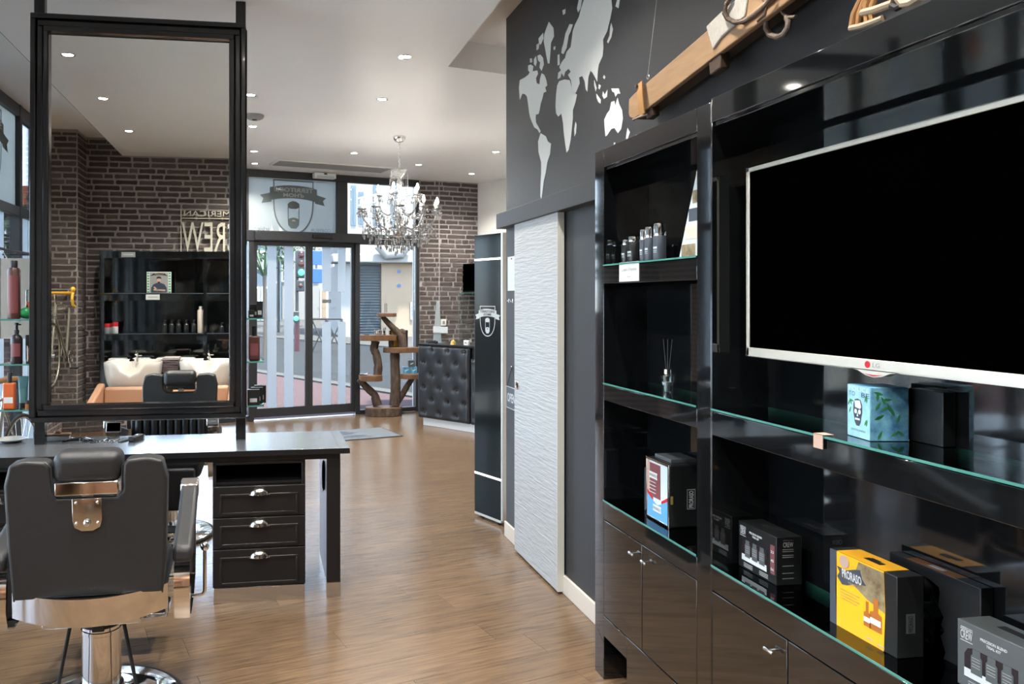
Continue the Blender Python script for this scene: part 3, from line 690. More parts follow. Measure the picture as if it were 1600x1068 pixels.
text('lettering', 'PRORASO', (fx - .0020, d / 2 - .355 * d, .745 * h), (0, -1, .0), (0, .10, 1), 'paper', t, w=.30 * d, h=.115 * h, world=False, bold=.02)
text('lettering', 'FIRENZE', (fx - .0020, d / 2 - .36 * d, .655 * h), Rv, UZ, 'greypaint', t, w=.12 * d, h=.02 * h, world=False)
flat('seal', [ell(0, 0, .075 * d, .085 * h, 18)], o(.235, .90, 4), Rv, UZ, 'kraft', t, world=False)
for k in range(4): flat('small_print', [rect(0, -.004 * h, (.30 - .04 * (k % 2)) * d, .004 * h)], o(.17, .52 - .04 * k, 2), Rv, UZ, 'photo', t, world=False)
for y_, hh, wd in ((.585, .24, .05), (.71, .30, .085)):
    bt = flat('printed_bottle', [[(-wd * d, 0), (-wd * d, hh * .72 * h), (-wd * .4 * d, hh * .8 * h), (-wd * .4 * d, hh * 1.35 * h), (wd * .4 * d, hh * 1.35 * h), (wd * .4 * d, hh * .8 * h), (wd * d, hh * .72 * h), (wd * d, 0)]], o(y_, .20, 3), Rv, UZ, 'amber', t, world=False)
    flat('printed_label', [rect(-wd * .9 * d, hh * .25 * h, wd * .9 * d, hh * .5 * h)], o(y_, .20, 5), Rv, UZ, 'paper', bt, world=False)
for q, y_ in ((.06, .62), (.04, .78)): text('lettering', 'gift', o(y_, q, 2), Rv, UZ, 'kraft', t, w=.08 * d, h=.03 * h, world=False) if False else flat('small_print', [rect(-.05 * d, -.01 * h, .05 * d, .01 * h)], o(y_, q, 2), Rv, UZ, 'kraft', t, world=False)
flat('embossed_shield', [rect(-.17 * w, -.12 * h, .17 * w, .12 * h)], (0, -d / 2 - .0002, .42 * h), UX, UZ, 'cartongry', t, world=False, t=.0003)
text('lettering', 'PRORASO', (0, -d / 2 - .0006, .42 * h), UZ, -UX, 'ink', t, w=.2 * h, h=.2 * w, world=False)
t = thing('plastic_bag', 'crumpled clear plastic bag tucked behind the yellow gift set', 'bag', (1.525, 1.63, .7345))
bm_ = B(); rg = random.Random(4); n1, n2 = 9, 8
for side in (-1, 1):
    k0 = len(bm_.v)
    for i in range(n1):
        for j in range(n2):
            f = 1 - .6 * ((i / (n1 - 1)) ** 3); bm_.v.append(Vector((side * (.012 + rg.uniform(-.006, .006)) * f, -.085 + .19 * j / (n2 - 1) + rg.uniform(-.006, .006), .17 * i / (n1 - 1) + (rg.uniform(-.01, .01) if i else 0))))
    for i in range(n1 - 1):
        for j in range(n2 - 1): a = k0 + i * n2 + j; bm_.f.append((a, a + 1, a + n2 + 1, a + n2))
bm_.build('film', 'clearglass', t, smooth=True)
t, w, d = carton('dark_gift_box', 'large black gift box with ochre lid band behind the yellow set', 'box', 1.5425, 1.5725, 1.455, 1.70, .7345, .196, 'cartonblk')
flat('lid_band', [rect(-.30 * d, -w * .48, .26 * d, w * .48)], (0, 0, .1962), (0, -1, 0), UX, 'amber', t, world=False); flat('lid_label', [rect(-.08 * d, -.006, .08 * d, .006)], (0, 0, .1970), (0, -1, 0), UX, 'paper', t, world=False)

# floral perfume box + plain box beside it
z0 = 1.2195
t, w, d = carton('perfume_box', 'blue floral perfume box printed with a skull', 'box', 1.440, 1.530, 1.628, 1.718, z0, .128, 'camo', rot=-.16); h = .128
fx = -w / 2; o = lambda a, b, k=1: (fx - .0004 * k, d / 2 - a * d, b * h)
flat('front_print', [rect(-.49 * d, -.49 * h, .49 * d, .49 * h)], o(.5, .5), Rv, UZ, 'camolite', t, world=False)
text('lettering', 'POLICE', o(.52, .93, 2), Rv, UZ, 'pale', t, w=.88 * d, h=.08 * h, world=False)
text('lettering', 'TO', o(.21, .83, 2), Rv, UZ, 'navy', t, w=.28 * d, h=.085 * h, world=False); text('lettering', 'BE', o(.80, .83, 2), Rv, UZ, 'navy', t, w=.34 * d, h=.085 * h, world=False)
text('lettering', 'EXOTIC JUNGLE', o(.5, .14, 2), Rv, UZ, 'navy', t, w=.62 * d, h=.05 * h, world=False)
sk = [(.0, .25), (.12, .23), (.19, .14), (.20, .0), (.16, -.10), (.13, -.20), (.06, -.27), (-.06, -.27), (-.13, -.20), (-.16, -.10), (-.20, 0), (-.19, .14), (-.12, .23)]
flat('skull_print', [[(a * d, b * h) for a, b in sk]], o(.47, .50, 2), Rv, UZ, 'navy', t, world=False)
flat('skull_highlight', [[(a * d, b * h) for a, b in p] for p in ([(-.12, .20), (.10, .22), (.16, .10), (.12, .06), (-.10, .08)], ell(-.08, .0, .055, .045, 10), ell(.09, .0, .055, .045, 10), [(0, -.01), (.03, -.09), (-.03, -.09)], rect(-.10, -.16, .10, -.125))], o(.47, .50, 4), Rv, UZ, 'pale', t, world=False)
rg = random.Random(12)
def leafpoly(cx, cy, L, a): 
    c, s = math.cos(a), math.sin(a); return [(cx + x * c - y * s, cy + x * s + y * c) for x, y in ((-L, 0), (-.3 * L, .28 * L), (.5 * L, .2 * L), (L, 0), (.5 * L, -.2 * L), (-.3 * L, -.28 * L))]
flat('leaf_print', [leafpoly(rg.uniform(-.36, .36) * w, rg.uniform(-.4, .4) * h, .012, rg.uniform(0, 3)) for _ in range(14)], (0, -d / 2 - .0002, .5 * h), UX, UZ, 'leafgreen', t, world=False)['kind'] = 'stuff'
flat('leaf_print', [leafpoly(sx * rg.uniform(.30, .42) * d, rg.uniform(-.35, .4) * h, .009, rg.uniform(0, 3)) for sx in (-1, 1) for _ in range(4)], o(.5, .5, 2), Rv, UZ, 'leafgreen', t, world=False)['kind'] = 'stuff'
t, w, d = carton('plain_black_box', 'plain dark box pushed close to the skull perfume box', 'box', 1.5395, 1.5715, 1.545, 1.64, z0, .125, 'cartonblk', rot=0)
t = thing('shelf_label', 'small brown price label clipped to the upper glass edge', 'label', (XF - .006, 1.735, z0))
B().box(-.0015, .0005, -.016, .016, -.034, .002).build('card', 'kraft', t); B().box(-.0015, .03, -.016, .016, .001, .002).build('fold', 'kraft', t)

# tower contents
t = thing('reed_diffuser', 'small clear reed diffuser with three dark sticks', 'diffuser', (1.455, 2.60, 1.2165))
B().lathe([(.016, 0), (.016, .004), (.0235, .062), (.0235, .066), (.012, .070), (.0115, .066), (.0215, .061), (.0145, .006), (0, .006)], n=20).build('flask', 'clearglass', t, smooth=True)
B().lathe([(0, .0065), (.0142, .0065), (.019, .040), (0, .040)], n=20).build('oil', 'pale', t, smooth=True)
B().lathe([(.0125, .068), (.0125, .086), (.006, .086), (.006, .068)], n=20).build('collar', 'chrome', t, smooth=True)
for k, (dx, dy) in enumerate(((-.004, .022), (.003, .004), (.006, -.022))): B().cyl((0, 0, .03), (dx, dy, .195), .0016, n=6).build('reed', 'ink', t)
def can(x, y, z, r, h, capf, lab, label, text_=None):
    t = thing('aerosol_can', label, 'can', (x, y, z), group='cans on the top shelf of the tower')
    hc = h * capf
    B().lathe([(r * .96, 0), (r, .003), (r, h - hc), (r * .93, h - hc + .003)], n=20).build('body', lab, t, smooth=True)
    B().lathe([(r * .95, h - hc + .002), (r * .95, h - .003), (r * .9, h), (0, h)], n=20).build('cap', 'chrome', t, smooth=True)
    b = B()
    for k, q in enumerate((.35, .42, .5, .56)):
        a = [(-r * 1.01 * math.cos(x_), r * 1.01 * math.sin(x_)) for x_ in [-.6 + .2 * i for i in range(7)]]
        b.add([(p[0], p[1], (h - hc) * q) for p in a] + [(p[0], p[1], (h - hc) * (q + (.05 if k == 2 else .018))) for p in a], [(i, i + 1, i + 8, i + 7) for i in range(6)])
    b.build('label_print', 'pale', t)
    return t
zt = 1.6985
can(1.46, 2.925, zt, .021, .098, .22, 'cartonblk', 'short dark can at the door end of the top shelf'); can(1.465, 2.872, zt, .026, .107, .2, 'cartonblk', 'wider dark can with thin chrome lid beside the shortest one')
can(1.45, 2.762, zt, .017, .125, .32, 'slategrad', 'slim blue-grey can with tall chrome cap beside the wide dark can'); can(1.45, 2.718, zt, .019, .131, .32, 'slategrad', 'blue-grey can with tall chrome cap in the middle of its trio')
can(1.455, 2.655, zt, .023, .138, .34, 'slategrad', 'tallest blue-grey can with crinkled chrome cap on the top shelf'); 
t = thing('shelf_card', 'white card with handwriting on the tower apron', 'card', (XF - .002, 2.745, 1.662))
B().box(-.0008, .0008, -.079, .079, -.037, .037).build('card', 'paper', t); text('lettering', "Coupe d'Homme", (-.0009, 0, .008), Rv, UZ, 'greypaint', t, w=.125, h=.02, world=False); text('lettering', '20 eur', (-.0009, 0, -.018), Rv, UZ, 'greypaint', t, w=.03, h=.009, world=False)
t = thing('product_leaflet', 'tall brochure of bottle pictures leaning in the tower', 'brochure', (1.47, 2.36, zt))
lq = [(-v.y + 2.36, v.z - zt) for v in (onX(1062, 404, 1.462), onX(1091, 262, 1.462), onX(1101, 258, 1.462), onX(1101, 400, 1.462))]; z_ = min(b for a, b in lq); lq = [(a, b - z_ + .001) for a, b in lq]; lq[3] = (min(lq[3][0], .068), lq[0][1]); lq[2] = (min(lq[2][0], .068), lq[2][1]); lq[1] = (min(lq[1][0], .055), lq[1][1])
flat('sheet', [lq], (-.008, 0, 0), (0, -1, 0), UZ, 'pale', t, t=.003, world=False)
for r_ in range(5):
    f = r_ / 5; xl = lq[0][0] + (lq[1][0] - lq[0][0]) * (f + .1) + .006
    for c in range(2):
        w_ = (.066 - xl) / 2; x_ = xl + w_ * c; h_ = (lq[1][1] - lq[0][1]) / 5
        if w_ > .008: flat('picture', [rect(x_, h_ * r_ + .006, x_ + w_ * .8, h_ * (r_ + .82))], (-.0112, 0, 0), (0, -1, 0), UZ, ('photo', 'slategrad', 'board')[(r_ * 2 + c) % 3], t, world=False)
# gift tin
t = thing('gift_tin', 'open-fronted shaving tin showing red and blue packs', 'tin', (1.50, 2.64, .7375), 0)
w, d, h = .13, .165, .226
B().box(-w / 2 + .004, w / 2, -d / 2, d / 2, 0, h).build('tin_body', 'cartonblk', t, bev=.006)
fr_ = B()
for p in (rect(-d / 2, 0, d / 2, .008), rect(-d / 2, h - .008, d / 2, h), rect(-d / 2, 0, -d / 2 + .008, h), rect(d / 2 - .008, 0, d / 2, h)): fr_.prism(p, (-w / 2 + .004, 0, 0), Rv, UZ, .004)
fr_.build('rim', 'chrome', t, bev=.001)
flat('inner_card', [rect(-d / 2 + .008, .008, d / 2 - .008, h - .008)], (-w / 2 + .0035, 0, 0), Rv, UZ, 'pale', t, world=False)
flat('gilt_edge', [rect(-d / 2 + .008, .008, -d / 2 + .024, h - .008)], (-w / 2 + .003, 0, 0), Rv, UZ, 'kraft', t, world=False)
flat('red_pack', [rect(-d / 2 + .026, .085, .022, h - .016)], (-w / 2 + .0028, 0, 0), Rv, UZ, 'maroon', t, world=False)
flat('blue_pack', [[(-d / 2 + .01, .01), (-d / 2 + .01, .09), (-.02, .068), (0, .062), (.02, .068), (d / 2 - .01, .09), (d / 2 - .01, .01)]], (-w / 2 + .0022, 0, 0), Rv, UZ, 'skyblue', t, world=False)
for s_ in (-1, 1): flat('red_arc', [[(s_ * (d / 2 - .01), .092), (s_ * .03, .073), (s_ * .03, .083), (s_ * (d / 2 - .01), .106)]], (-w / 2 + .0018, 0, 0), Rv, UZ, 'red', t, world=False)
for z in (.165, .048): flat('pack_label', [[(-.03, -.012), (-.026, 0), (-.03, .012), (.03, .012), (.026, 0), (.03, -.012)]], (-w / 2 + .0012, (.028 if z > .1 else 0), z), Rv, UZ, 'paper', t, world=False)
for z in (.165, .048): text('lettering', 'PRORASO', (-w / 2 + .0006, (.028 if z > .1 else 0), z), Rv, UZ, 'navy', t, w=.045, h=.011, world=False)
for k in range(4): flat('pack_line', [rect(-.026, -.001, .02, .001)], (-w / 2 + .0012, .03, .14 - k * .013), Rv, UZ, 'pale', t, world=False)
flat('clasp', [rect(-.004, -.014, .004, .014)], (-w / 2 + .012, -d / 2 - .0002, .10), UX, UZ, 'gold', t, world=False, t=.003)
text('lettering', 'PRORASO', (.022, -d / 2 - .0004, h * .45), UZ, -UX, 'paper', t, w=.06, h=.018, world=False, bold=.02)
flat('side_shield', [rect(-.036, -.016, -.033, .016), rect(.033, -.016, .036, .016), rect(-.036, -.016, .036, -.014), rect(-.036, .014, .036, .016)], (.022, -d / 2 - .0002, h * .45), UZ, -UX, 'greypaint', t, world=False)
t, w, d = carton('slim_dark_box', 'slim dark box with faint script standing beside the gift tin', 'box', 1.47, 1.53, 2.755, 2.80, .7375, .165, 'navy')
text('lettering', 'parfum', (-w / 2 - .0006, 0, .085), UZ, (0, 1, 0), 'greypaint', t, w=.09, h=.014, world=False)
t, w, d = carton('black_carton', 'flat black carton lying on top of the shaving tin', 'box', 1.46, 1.56, 2.585, 2.70, .7375 + .2262, .014, 'cartongry')

# ================================================================== SLATE WALL: MAP, SKI, SNOWSHOE, SLIDING DOOR
mp_ = thing('world_map', 'large white vinyl world map stuck on the slate wall', 'wall decal', (XR, 4.0, 2.6))
MAP = [
 [(240,105),(262,135),(265,175),(250,205),(248,240),(243,305),(235,305),(228,270),(222,235),(215,200),(218,165),(228,135)],
 [(262,225),(272,222),(270,238),(262,240)],
 [(100,385),(125,372),(140,360),(150,345),(185,338),(188,355),(178,375),(182,400),(195,405),(197,380),(205,352),(218,360),(228,385),(232,410),(222,420),(228,440),(215,445),(208,475),(200,500),(195,530),(190,548),(178,550),(176,565),(178,590),(190,610),(200,630),(195,640),(185,622),(170,612),(160,590),(150,565),(145,540),(140,500),(135,465),(125,452),(112,450),(100,480),(98,450),(96,420)],
 [(148,282),(158,280),(160,298),(150,302)], [(140,315),(152,310),(165,318),(162,342),(148,348),(140,338)], [(185,268),(198,262),(212,278),(216,310),(205,340),(195,325),(198,300),(188,290)],
 [(180,215),(195,205),(190,235),(180,242)], [(190,185),(212,158),(215,185),(200,215),(192,205)], [(168,285),(178,270),(182,300),(176,318),(168,308)],
 [(200,640),(225,655),(235,680),(250,690),(245,740),(232,780),(225,830),(215,870),(208,930),(203,960),(199,940),(200,880),(203,830),(203,780),(190,730),(188,680)],
 [(290,390),(315,382),(340,385),(355,440),(375,455),(368,490),(355,530),(355,570),(350,620),(345,670),(335,720),(325,733),(320,700),(312,640),(308,590),(300,545),(285,560),(275,545),(272,510),(275,450),(280,410)],
 [(368,585),(373,600),(370,640),(363,655),(362,620)],
 [(282,380),(285,350),(298,338),(290,322),(302,298),(318,278),(325,250),(345,225),(350,190),(355,150),(365,120),(385,80),(395,40),(410,-6),(540,-6),(545,40),(535,90),(520,150),(500,190),(502,230),(498,270),(480,310),(475,345),(472,392),(462,370),(450,350),(440,340),(430,372),(425,440),(418,430),(412,390),(400,365),(385,372),(388,400),(372,440),(360,455),(350,420),(346,385),(332,360),(345,345),(335,330),(318,345),(312,368),(300,350),(296,372)],
 [(310,210),(320,160),(340,115),(355,118),(345,150),(335,170),(325,230),(310,260),(300,255),(303,230)],
 [(282,265),(290,260),(292,310),(282,315)], [(540,110),(548,140),(540,180),(525,208),(520,200),(532,170),(535,130)], [(505,360),(512,370),(507,380),(500,372)],
 [(468,450),(490,480),(488,498),(478,490),(470,470)], [(458,385),(470,425),(465,440),(458,410)], [(500,440),(508,455),(522,430),(520,465),(505,475),(497,460)], [(480,405),(490,412),(484,430),(478,425)],
 [(540,425),(575,425),(583,450),(570,450),(560,465),(555,445),(545,440)],
 [(540,490),(555,485),(560,505),(570,470),(578,500),(592,530),(596,570),(588,620),(572,640),(555,615),(540,620),(520,650),(512,655),(508,610),(506,575),(520,545),(532,530)],
 [(618,615),(630,635),(620,665),(610,668)], [(552,685),(560,685),(558,697),(552,697)], [(305,50),(320,42),(318,65),(308,72)], [(375,40),(385,-6),(400,-6),(392,40),(380,60)], [(560,30),(570,-6),(582,-6),(575,40)]]
for p in MAP:
    q = [onX(780 + a / 3.077, b / 3.077, XR) for a, b in p]
    flat('continent', [[(-v.y, v.z) for v in q]], (XR - .0004, 0, 0), (0, -1, 0), UZ, 'vinyl', mp_, t=.0012)

# old ski with its binding
sx_ = 1.50
A = onX(1000, 165, sx_); Bq = onX(1255, -40, sx_); dv = (Bq - A).normalized(); up_ = dv.cross(Vector((-1, 0, 0))).normalized()
if up_.z < 0: up_ = -up_
A = A - dv * .0; Ls = (Bq - A).length + .75
ski = thing('wooden_ski', 'old pale wooden ski with leather binding wired to the wall', 'ski', tuple(A))
wd = .049
prof = [(-.055, -wd * .55), (-.06, -wd * .2), (-.05, wd * .95), (0, wd * 1.05), (Ls * .3, wd * 1.12), (Ls * .62, wd * 1.2), (Ls, wd), (Ls, -wd), (Ls * .6, -wd * 1.2), (Ls * .3, -wd * 1.05), (-.02, -wd)]
def skp(a, b, c=0): return A + dv * a + up_ * b + Vector((-1, 0, 0)) * c
flat('blade', [prof], A + Vector((.004, 0, 0)), dv, up_, 'wood', ski, t=-.0001) if False else None
nrm = dv.cross(up_); sg = 1 if nrm.x < 0 else -1
B().prism(prof, A, dv, up_, .020 * sg).build('blade', 'wood', ski, bev=.003, world=True)
B().prism([(-.03, -wd * .95), (Ls, -wd * .95), (Ls, wd * .9), (-.03, wd * .9)], A + Vector((.052, 0, 0)), dv, up_, .052 * sg).build('shaded_side', 'wooddark', ski, bev=.002, world=True)  # shade on the lower side is put into the dark wood colour
rid = [skp(.0 + Ls * k / 12, -wd * .35, .021) for k in range(13)]
B().tube(rid[5:], .010, 8).build('ridge', 'wood', ski, world=True, smooth=True)
st = B()
for k in range(9):
    f = -1.35 + 2.7 * k / 8; st.v += [skp(.045 + .012 * math.cos(f), f * wd, .026 + .010 * math.cos(f)), skp(.085 + .012 * math.cos(f), f * wd, .026 + .010 * math.cos(f)), skp(.045 + .012 * math.cos(f), f * wd, .030 + .010 * math.cos(f)), skp(.085 + .012 * math.cos(f), f * wd, .030 + .010 * math.cos(f))]
for k in range(8):
    a = 4 * k; st.f += [(a, a + 1, a + 5, a + 4), (a + 2, a + 6, a + 7, a + 3), (a, a + 4, a + 6, a + 2), (a + 1, a + 3, a + 7, a + 5)]
st.f += [(0, 2, 3, 1), (32, 33, 35, 34)]
st.build('toe_strap', 'strap', ski, world=True, smooth=True)
B().tube([skp(.03, -wd * 1.5, .05), skp(.06, -wd * 1.45, .035), skp(.09, -wd * 1.5, .02)], .005, 8).build('strap_pin', 'rust', ski, world=True)
B().cyl(skp(.055, wd * 1.15, .036), skp(.055, wd * 1.15, .044), .007, n=10).build('rivet', 'rust', ski, world=True)
bl = B().prism([(.06, -wd * 1.7), (.11, -wd * 1.7), (.11, -wd * .9), (.06, -wd * .9)], A + Vector((.02, 0, 0)), dv, up_, .03 * sg); bl.build('hanger_block', 'wooddark', ski, world=True, bev=.004)
B().prism([(.50, -wd * 2.0), (.56, -wd * 2.0), (.57, -wd * .9), (.50, -wd * .9)], A + Vector((.02, 0, 0)), dv, up_, .035 * sg).build('hanger_block', 'wooddark', ski, world=True, bev=.004)
B().ring(skp(.10, wd * 1.55, .012), (1, 0, 0), .008, .0022, 14, 6).build('hanging_ring', 'chrome', ski, world=True, smooth=True)
w0 = skp(.10, wd * 1.75, .012); B().tube([w0, Vector((XR - .01, w0.y - .06, 3.35))], .0012, 6).build('hanging_wire', 'steel', ski, world=True)
# fabric wrap and coiled spring cable
wr = B(); wr.prism([(.545, -wd * .6), (.52, wd * 1.35), (.62, wd * 1.5), (.75, wd * 1.4), (.72, -wd * .1), (.60, -wd * .2)], A + Vector((-.001 , 0, 0)), dv, up_, .026 * sg); wr.build('canvas_wrap', 'canvas', ski, world=True, bev=.004)
def arcpts(px, x=1.46): return [onX(a, b, x) for a, b in px]
cab_px = [(1142, -6), (1134, 8), (1132, 20), (1137, 29), (1148, 35), (1160, 34), (1172, 28), (1183, 19), (1196, 8), (1206, -6)]
cb = B().tube(arcpts(cab_px), .0065, 8)
pts = arcpts(cab_px)
cb.build('spring_cable', 'rust', ski, world=True, smooth=True)
coil = B()
for i in range(len(pts) - 4):
    for k in range(6):
        p = pts[i].lerp(pts[i + 1], k / 6); d_ = (pts[i + 1] - pts[i]).normalized(); coil.ring(p, d_, .0068, .0013, 8, 4)
coil.build('spring_coils', 'rust', ski, world=True)['kind'] = 'stuff'
loop_px = [(1214, 2), (1206, 16), (1198, 30), (1197, 44), (1203, 54), (1214, 58), (1224, 54), (1231, 43), (1232, 34), (1229, 26)]
B().tube(arcpts(loop_px, 1.50), .0085, 8).build('leather_loop', 'rust', ski, world=True, smooth=True)
B().tube(arcpts([(1216, -6), (1219, 10), (1224, 22), (1232, 27), (1243, 26)], 1.50), .005, 8).build('hook', 'rust', ski, world=True, smooth=True)
B().tube(arcpts([(1192, -6), (1199, 8), (1196, 22), (1184, 33)], 1.48), [.008, .006, .006, .004], 8).build('buckle', 'rust', ski, world=True, smooth=True)

sh = thing('snowshoe', 'bent-cane snowshoe frame with rawhide bindings over the wall unit', 'snowshoe', (1.46, 1.68, 2.184))
for px in ([(1352, -14), (1342, 6), (1334, 22), (1330, 46)], [(1358, -14), (1349, 6), (1343, 22), (1341, 42)], [(1362, -14), (1353, 8), (1354, 22), (1356, 38)], [(1372, -14), (1363, 8), (1362, 20), (1364, 36)]):
    B().tube(arcpts(px, 1.47), .0075, 8).build('cane', 'cane', sh, world=True, smooth=True)
for px, r_ in (([(1329, 44), (1345, 41), (1362, 35), (1380, 28)], .008), ([(1348, 20), (1368, 15), (1384, 9), (1396, 5)], .010)):
    B().tube(arcpts(px, 1.468), r_, 8).build('rawhide_band', 'rawhide', sh, world=True, smooth=True)
B().tube(arcpts([(1394, 8), (1402, 12), (1410, 8), (1412, -2)], 1.468), .009, 8).build('lashing', 'rubber', sh, world=True, smooth=True)
B().tube(arcpts([(1402, -8), (1412, 6), (1424, 4), (1440, -6)], 1.468), .011, 8).build('rawhide_band', 'rawhide', sh, world=True, smooth=True)

# ribbed white sliding door hung on the face of the wall, with its pelmet
d2 = bpy.data.objects.new('door_2', None); COL.objects.link(d2); struct(d2)
dl = B().box(1.538, 1.574, 3.86, 4.56, .012, 2.04).build('door_leaf', 'doorwhite', d2, bev=.002)
B().box(1.5375, 1.5745, 3.857, 3.86, .012, 2.04).build('door_edge', 'dooredge', dl)
# shallow horizontal ribs are the relief of the skin; the pull is a recessed cup
B().ring((1.5365, 4.50, 1.03), (1, 0, 0), .022, .004, 20, 6).build('finger_pull', 'chrome', dl, smooth=True); B().lathe([(0, 0), (.02, 0)], n=16).xf(Matrix.Translation((1.5372, 4.50, 1.03)) @ Matrix.Rotation(R(-90), 4, 'Y')).build('pull_cup', 'alu', dl)
B().box(1.555, 1.575, 3.885, 3.9, 0, .012).build('floor_guide', 'alu', d2)
struct(B().box(1.515, XR, 3.06, YC - .004, 2.015, 2.112).build('trim_1', 'walldark', bev=.003))

# things on the strip of wall between door and totem
t = thing('pinned_notice', 'pale paper notice pinned beside the sliding door', 'notice', (XR - .002, 4.74, 1.72)); B().box(-.001, .001, -.085, .085, -.11, .11).build('sheet', 'paper', t); B().ball((-.002, 0, .095), .005, n=8, m=6).build('pin', 'red', t)
flat('print', [ell(0, 0, .035, .05, 14)], (-.0012, -.02, 0), Rv, UZ, 'pale', t, world=False)
for yy in (4.80, 4.72):
    t = thing('wall_hook', 'small steel hook under the pinned notice', 'hook', (XR, yy, 1.545), group='steel hooks under the notice'); B().box(-.004, 0, -.008, .008, -.012, .012).build('plate', 'steel', t); B().tube([(-.004, 0, .0), (-.02, 0, -.006), (-.022, 0, .008)], .003, 8).build('prong', 'steel', t, smooth=True)
t = thing('hanging_sign', 'little dark OPEN sign hanging on a cord by the door', 'sign', (XR - .006, 4.735, .92))
B().box(-.003, .003, -.10, .10, -.07, .07).build('plate', 'slategrad', t, bev=.002)
flat('border', [rect(-.10, .066, .10, .07), rect(-.10, -.07, .10, -.066), rect(-.10, -.07, -.097, .07), rect(.097, -.07, .10, .07)], (-.0032, 0, 0), Rv, UZ, 'paper', t, world=False)
text('lettering', 'OPEN', (-.0036, 0, 0), Rv, UZ, 'paper', t, w=.15, h=.06, world=False, bold=.02)
B().tube([(0, .095, .07), (.002, 0, .20), (0, -.095, .07)], .0018, 6).build('cord', 'rubber', t); B().ball((.001, 0, .202), .006, n=8, m=6).build('nail', 'steel', t)

# black totem panel
TF0, TF1 = Vector((1.505, 5.335, 0)), Vector((1.615, 5.065, 0)); td = (TF1 - TF0).normalized(); ang = math.atan2(td.y, td.x)
tt = thing('display_totem', 'tall glossy black totem panel with white shield emblem', 'display panel', tuple((TF0 + TF1) / 2), ang)
W2 = (TF1 - TF0).length / 2
B().box(-W2, W2, 0, .05, .035, 2.01).build('panel', 'totem', tt, bev=.002)
B().box(W2 - .002, W2 + .018, -.002, .054, .035, 2.012).build('side_profile', 'silver', tt, bev=.002); B().box(-W2 - .004, -W2 + .001, 0, .054, .035, 2.012).build('side_profile', 'alu', tt)
B().box(-W2, W2, -.002, .05, .02, .036).build('bottom_rail', 'silver', tt)
for z in (1.835, .315): B().box(-W2, W2, -.003, .0, z - .006, z + .006).build('light_strip', 'led', tt)
for x in (-W2 + .05, W2 - .05): B().lathe([(.018, 0), (.018, .012), (.008, .014), (.008, .03)], (x, .025, 0), n=14).build('foot', 'alu', tt)
emblem(tuple((TF0 + TF1) / 2 + UZ * 1.40 + Vector((td.y, -td.x, 0)) * .002), td, UZ, .215, 'vinyl', 'vinyl', 'ink', tt, ("TERRITOIRE", "d'HOMME"), t=.0006)

# ================================================================== BARBER STATION
ZD = .781; YM = 4.262
t = thing('barber_station', 'long black barber station with metallic worktop under the mirror', 'workstation', (-.65, 4.23, 0))
wt = B().box(-1.746, .446, 3.97, 4.50, ZD - .026, ZD).build('worktop', 'topsteel', t, bev=.002, world=True)
B().box(-1.748, .448, 3.966, 3.971, ZD - .028, ZD - .0005).build('front_trim', 'blacksat', wt, world=True)
dots = B()
for k in range(11): dots.lathe([(0, 0), (.004, .0006), (.004, 0)], (.395, 4.0 + .046 * k, ZD), 8)
dots.build('perforations', 'ink', wt, world=True)['kind'] = 'stuff'
B().box(-1.70, .40, 3.992, 4.012, .722, ZD - .026).build('front_apron', 'blacksat', t, bev=.002, world=True); B().box(-1.70, .40, 4.46, 4.48, .722, ZD - .026).build('rear_apron', 'blacksat', t, bev=.002, world=True)
B().box(-1.70, .40, 4.012, 4.46, .722, .735).build('under_tray', 'blacksat', t, world=True)
for x0, x1 in ((.328, .401), (-1.701, -1.628)):
    lg = B().box(x0, x1, 3.992, 4.48, .076, .722).build('leg', 'blacksat', t, bev=.002, world=True)
    B().box(x0 - .001, x1 + .001, 3.990, 4.482, 0, .076).build('kick_plate', 'steel', lg, world=True)
B().lathe([(0, 0), (.035, 0), (.04, .006), (.03, .012), (0, .014)], n=20).xf(Matrix.Translation((.328, 4.15, .60)) @ Matrix.Rotation(R(-90), 4, 'Y') @ Matrix.Diagonal((2.2, 1, 1, 1))).build('cable_cover', 'blacksat', t, world=True, smooth=True)

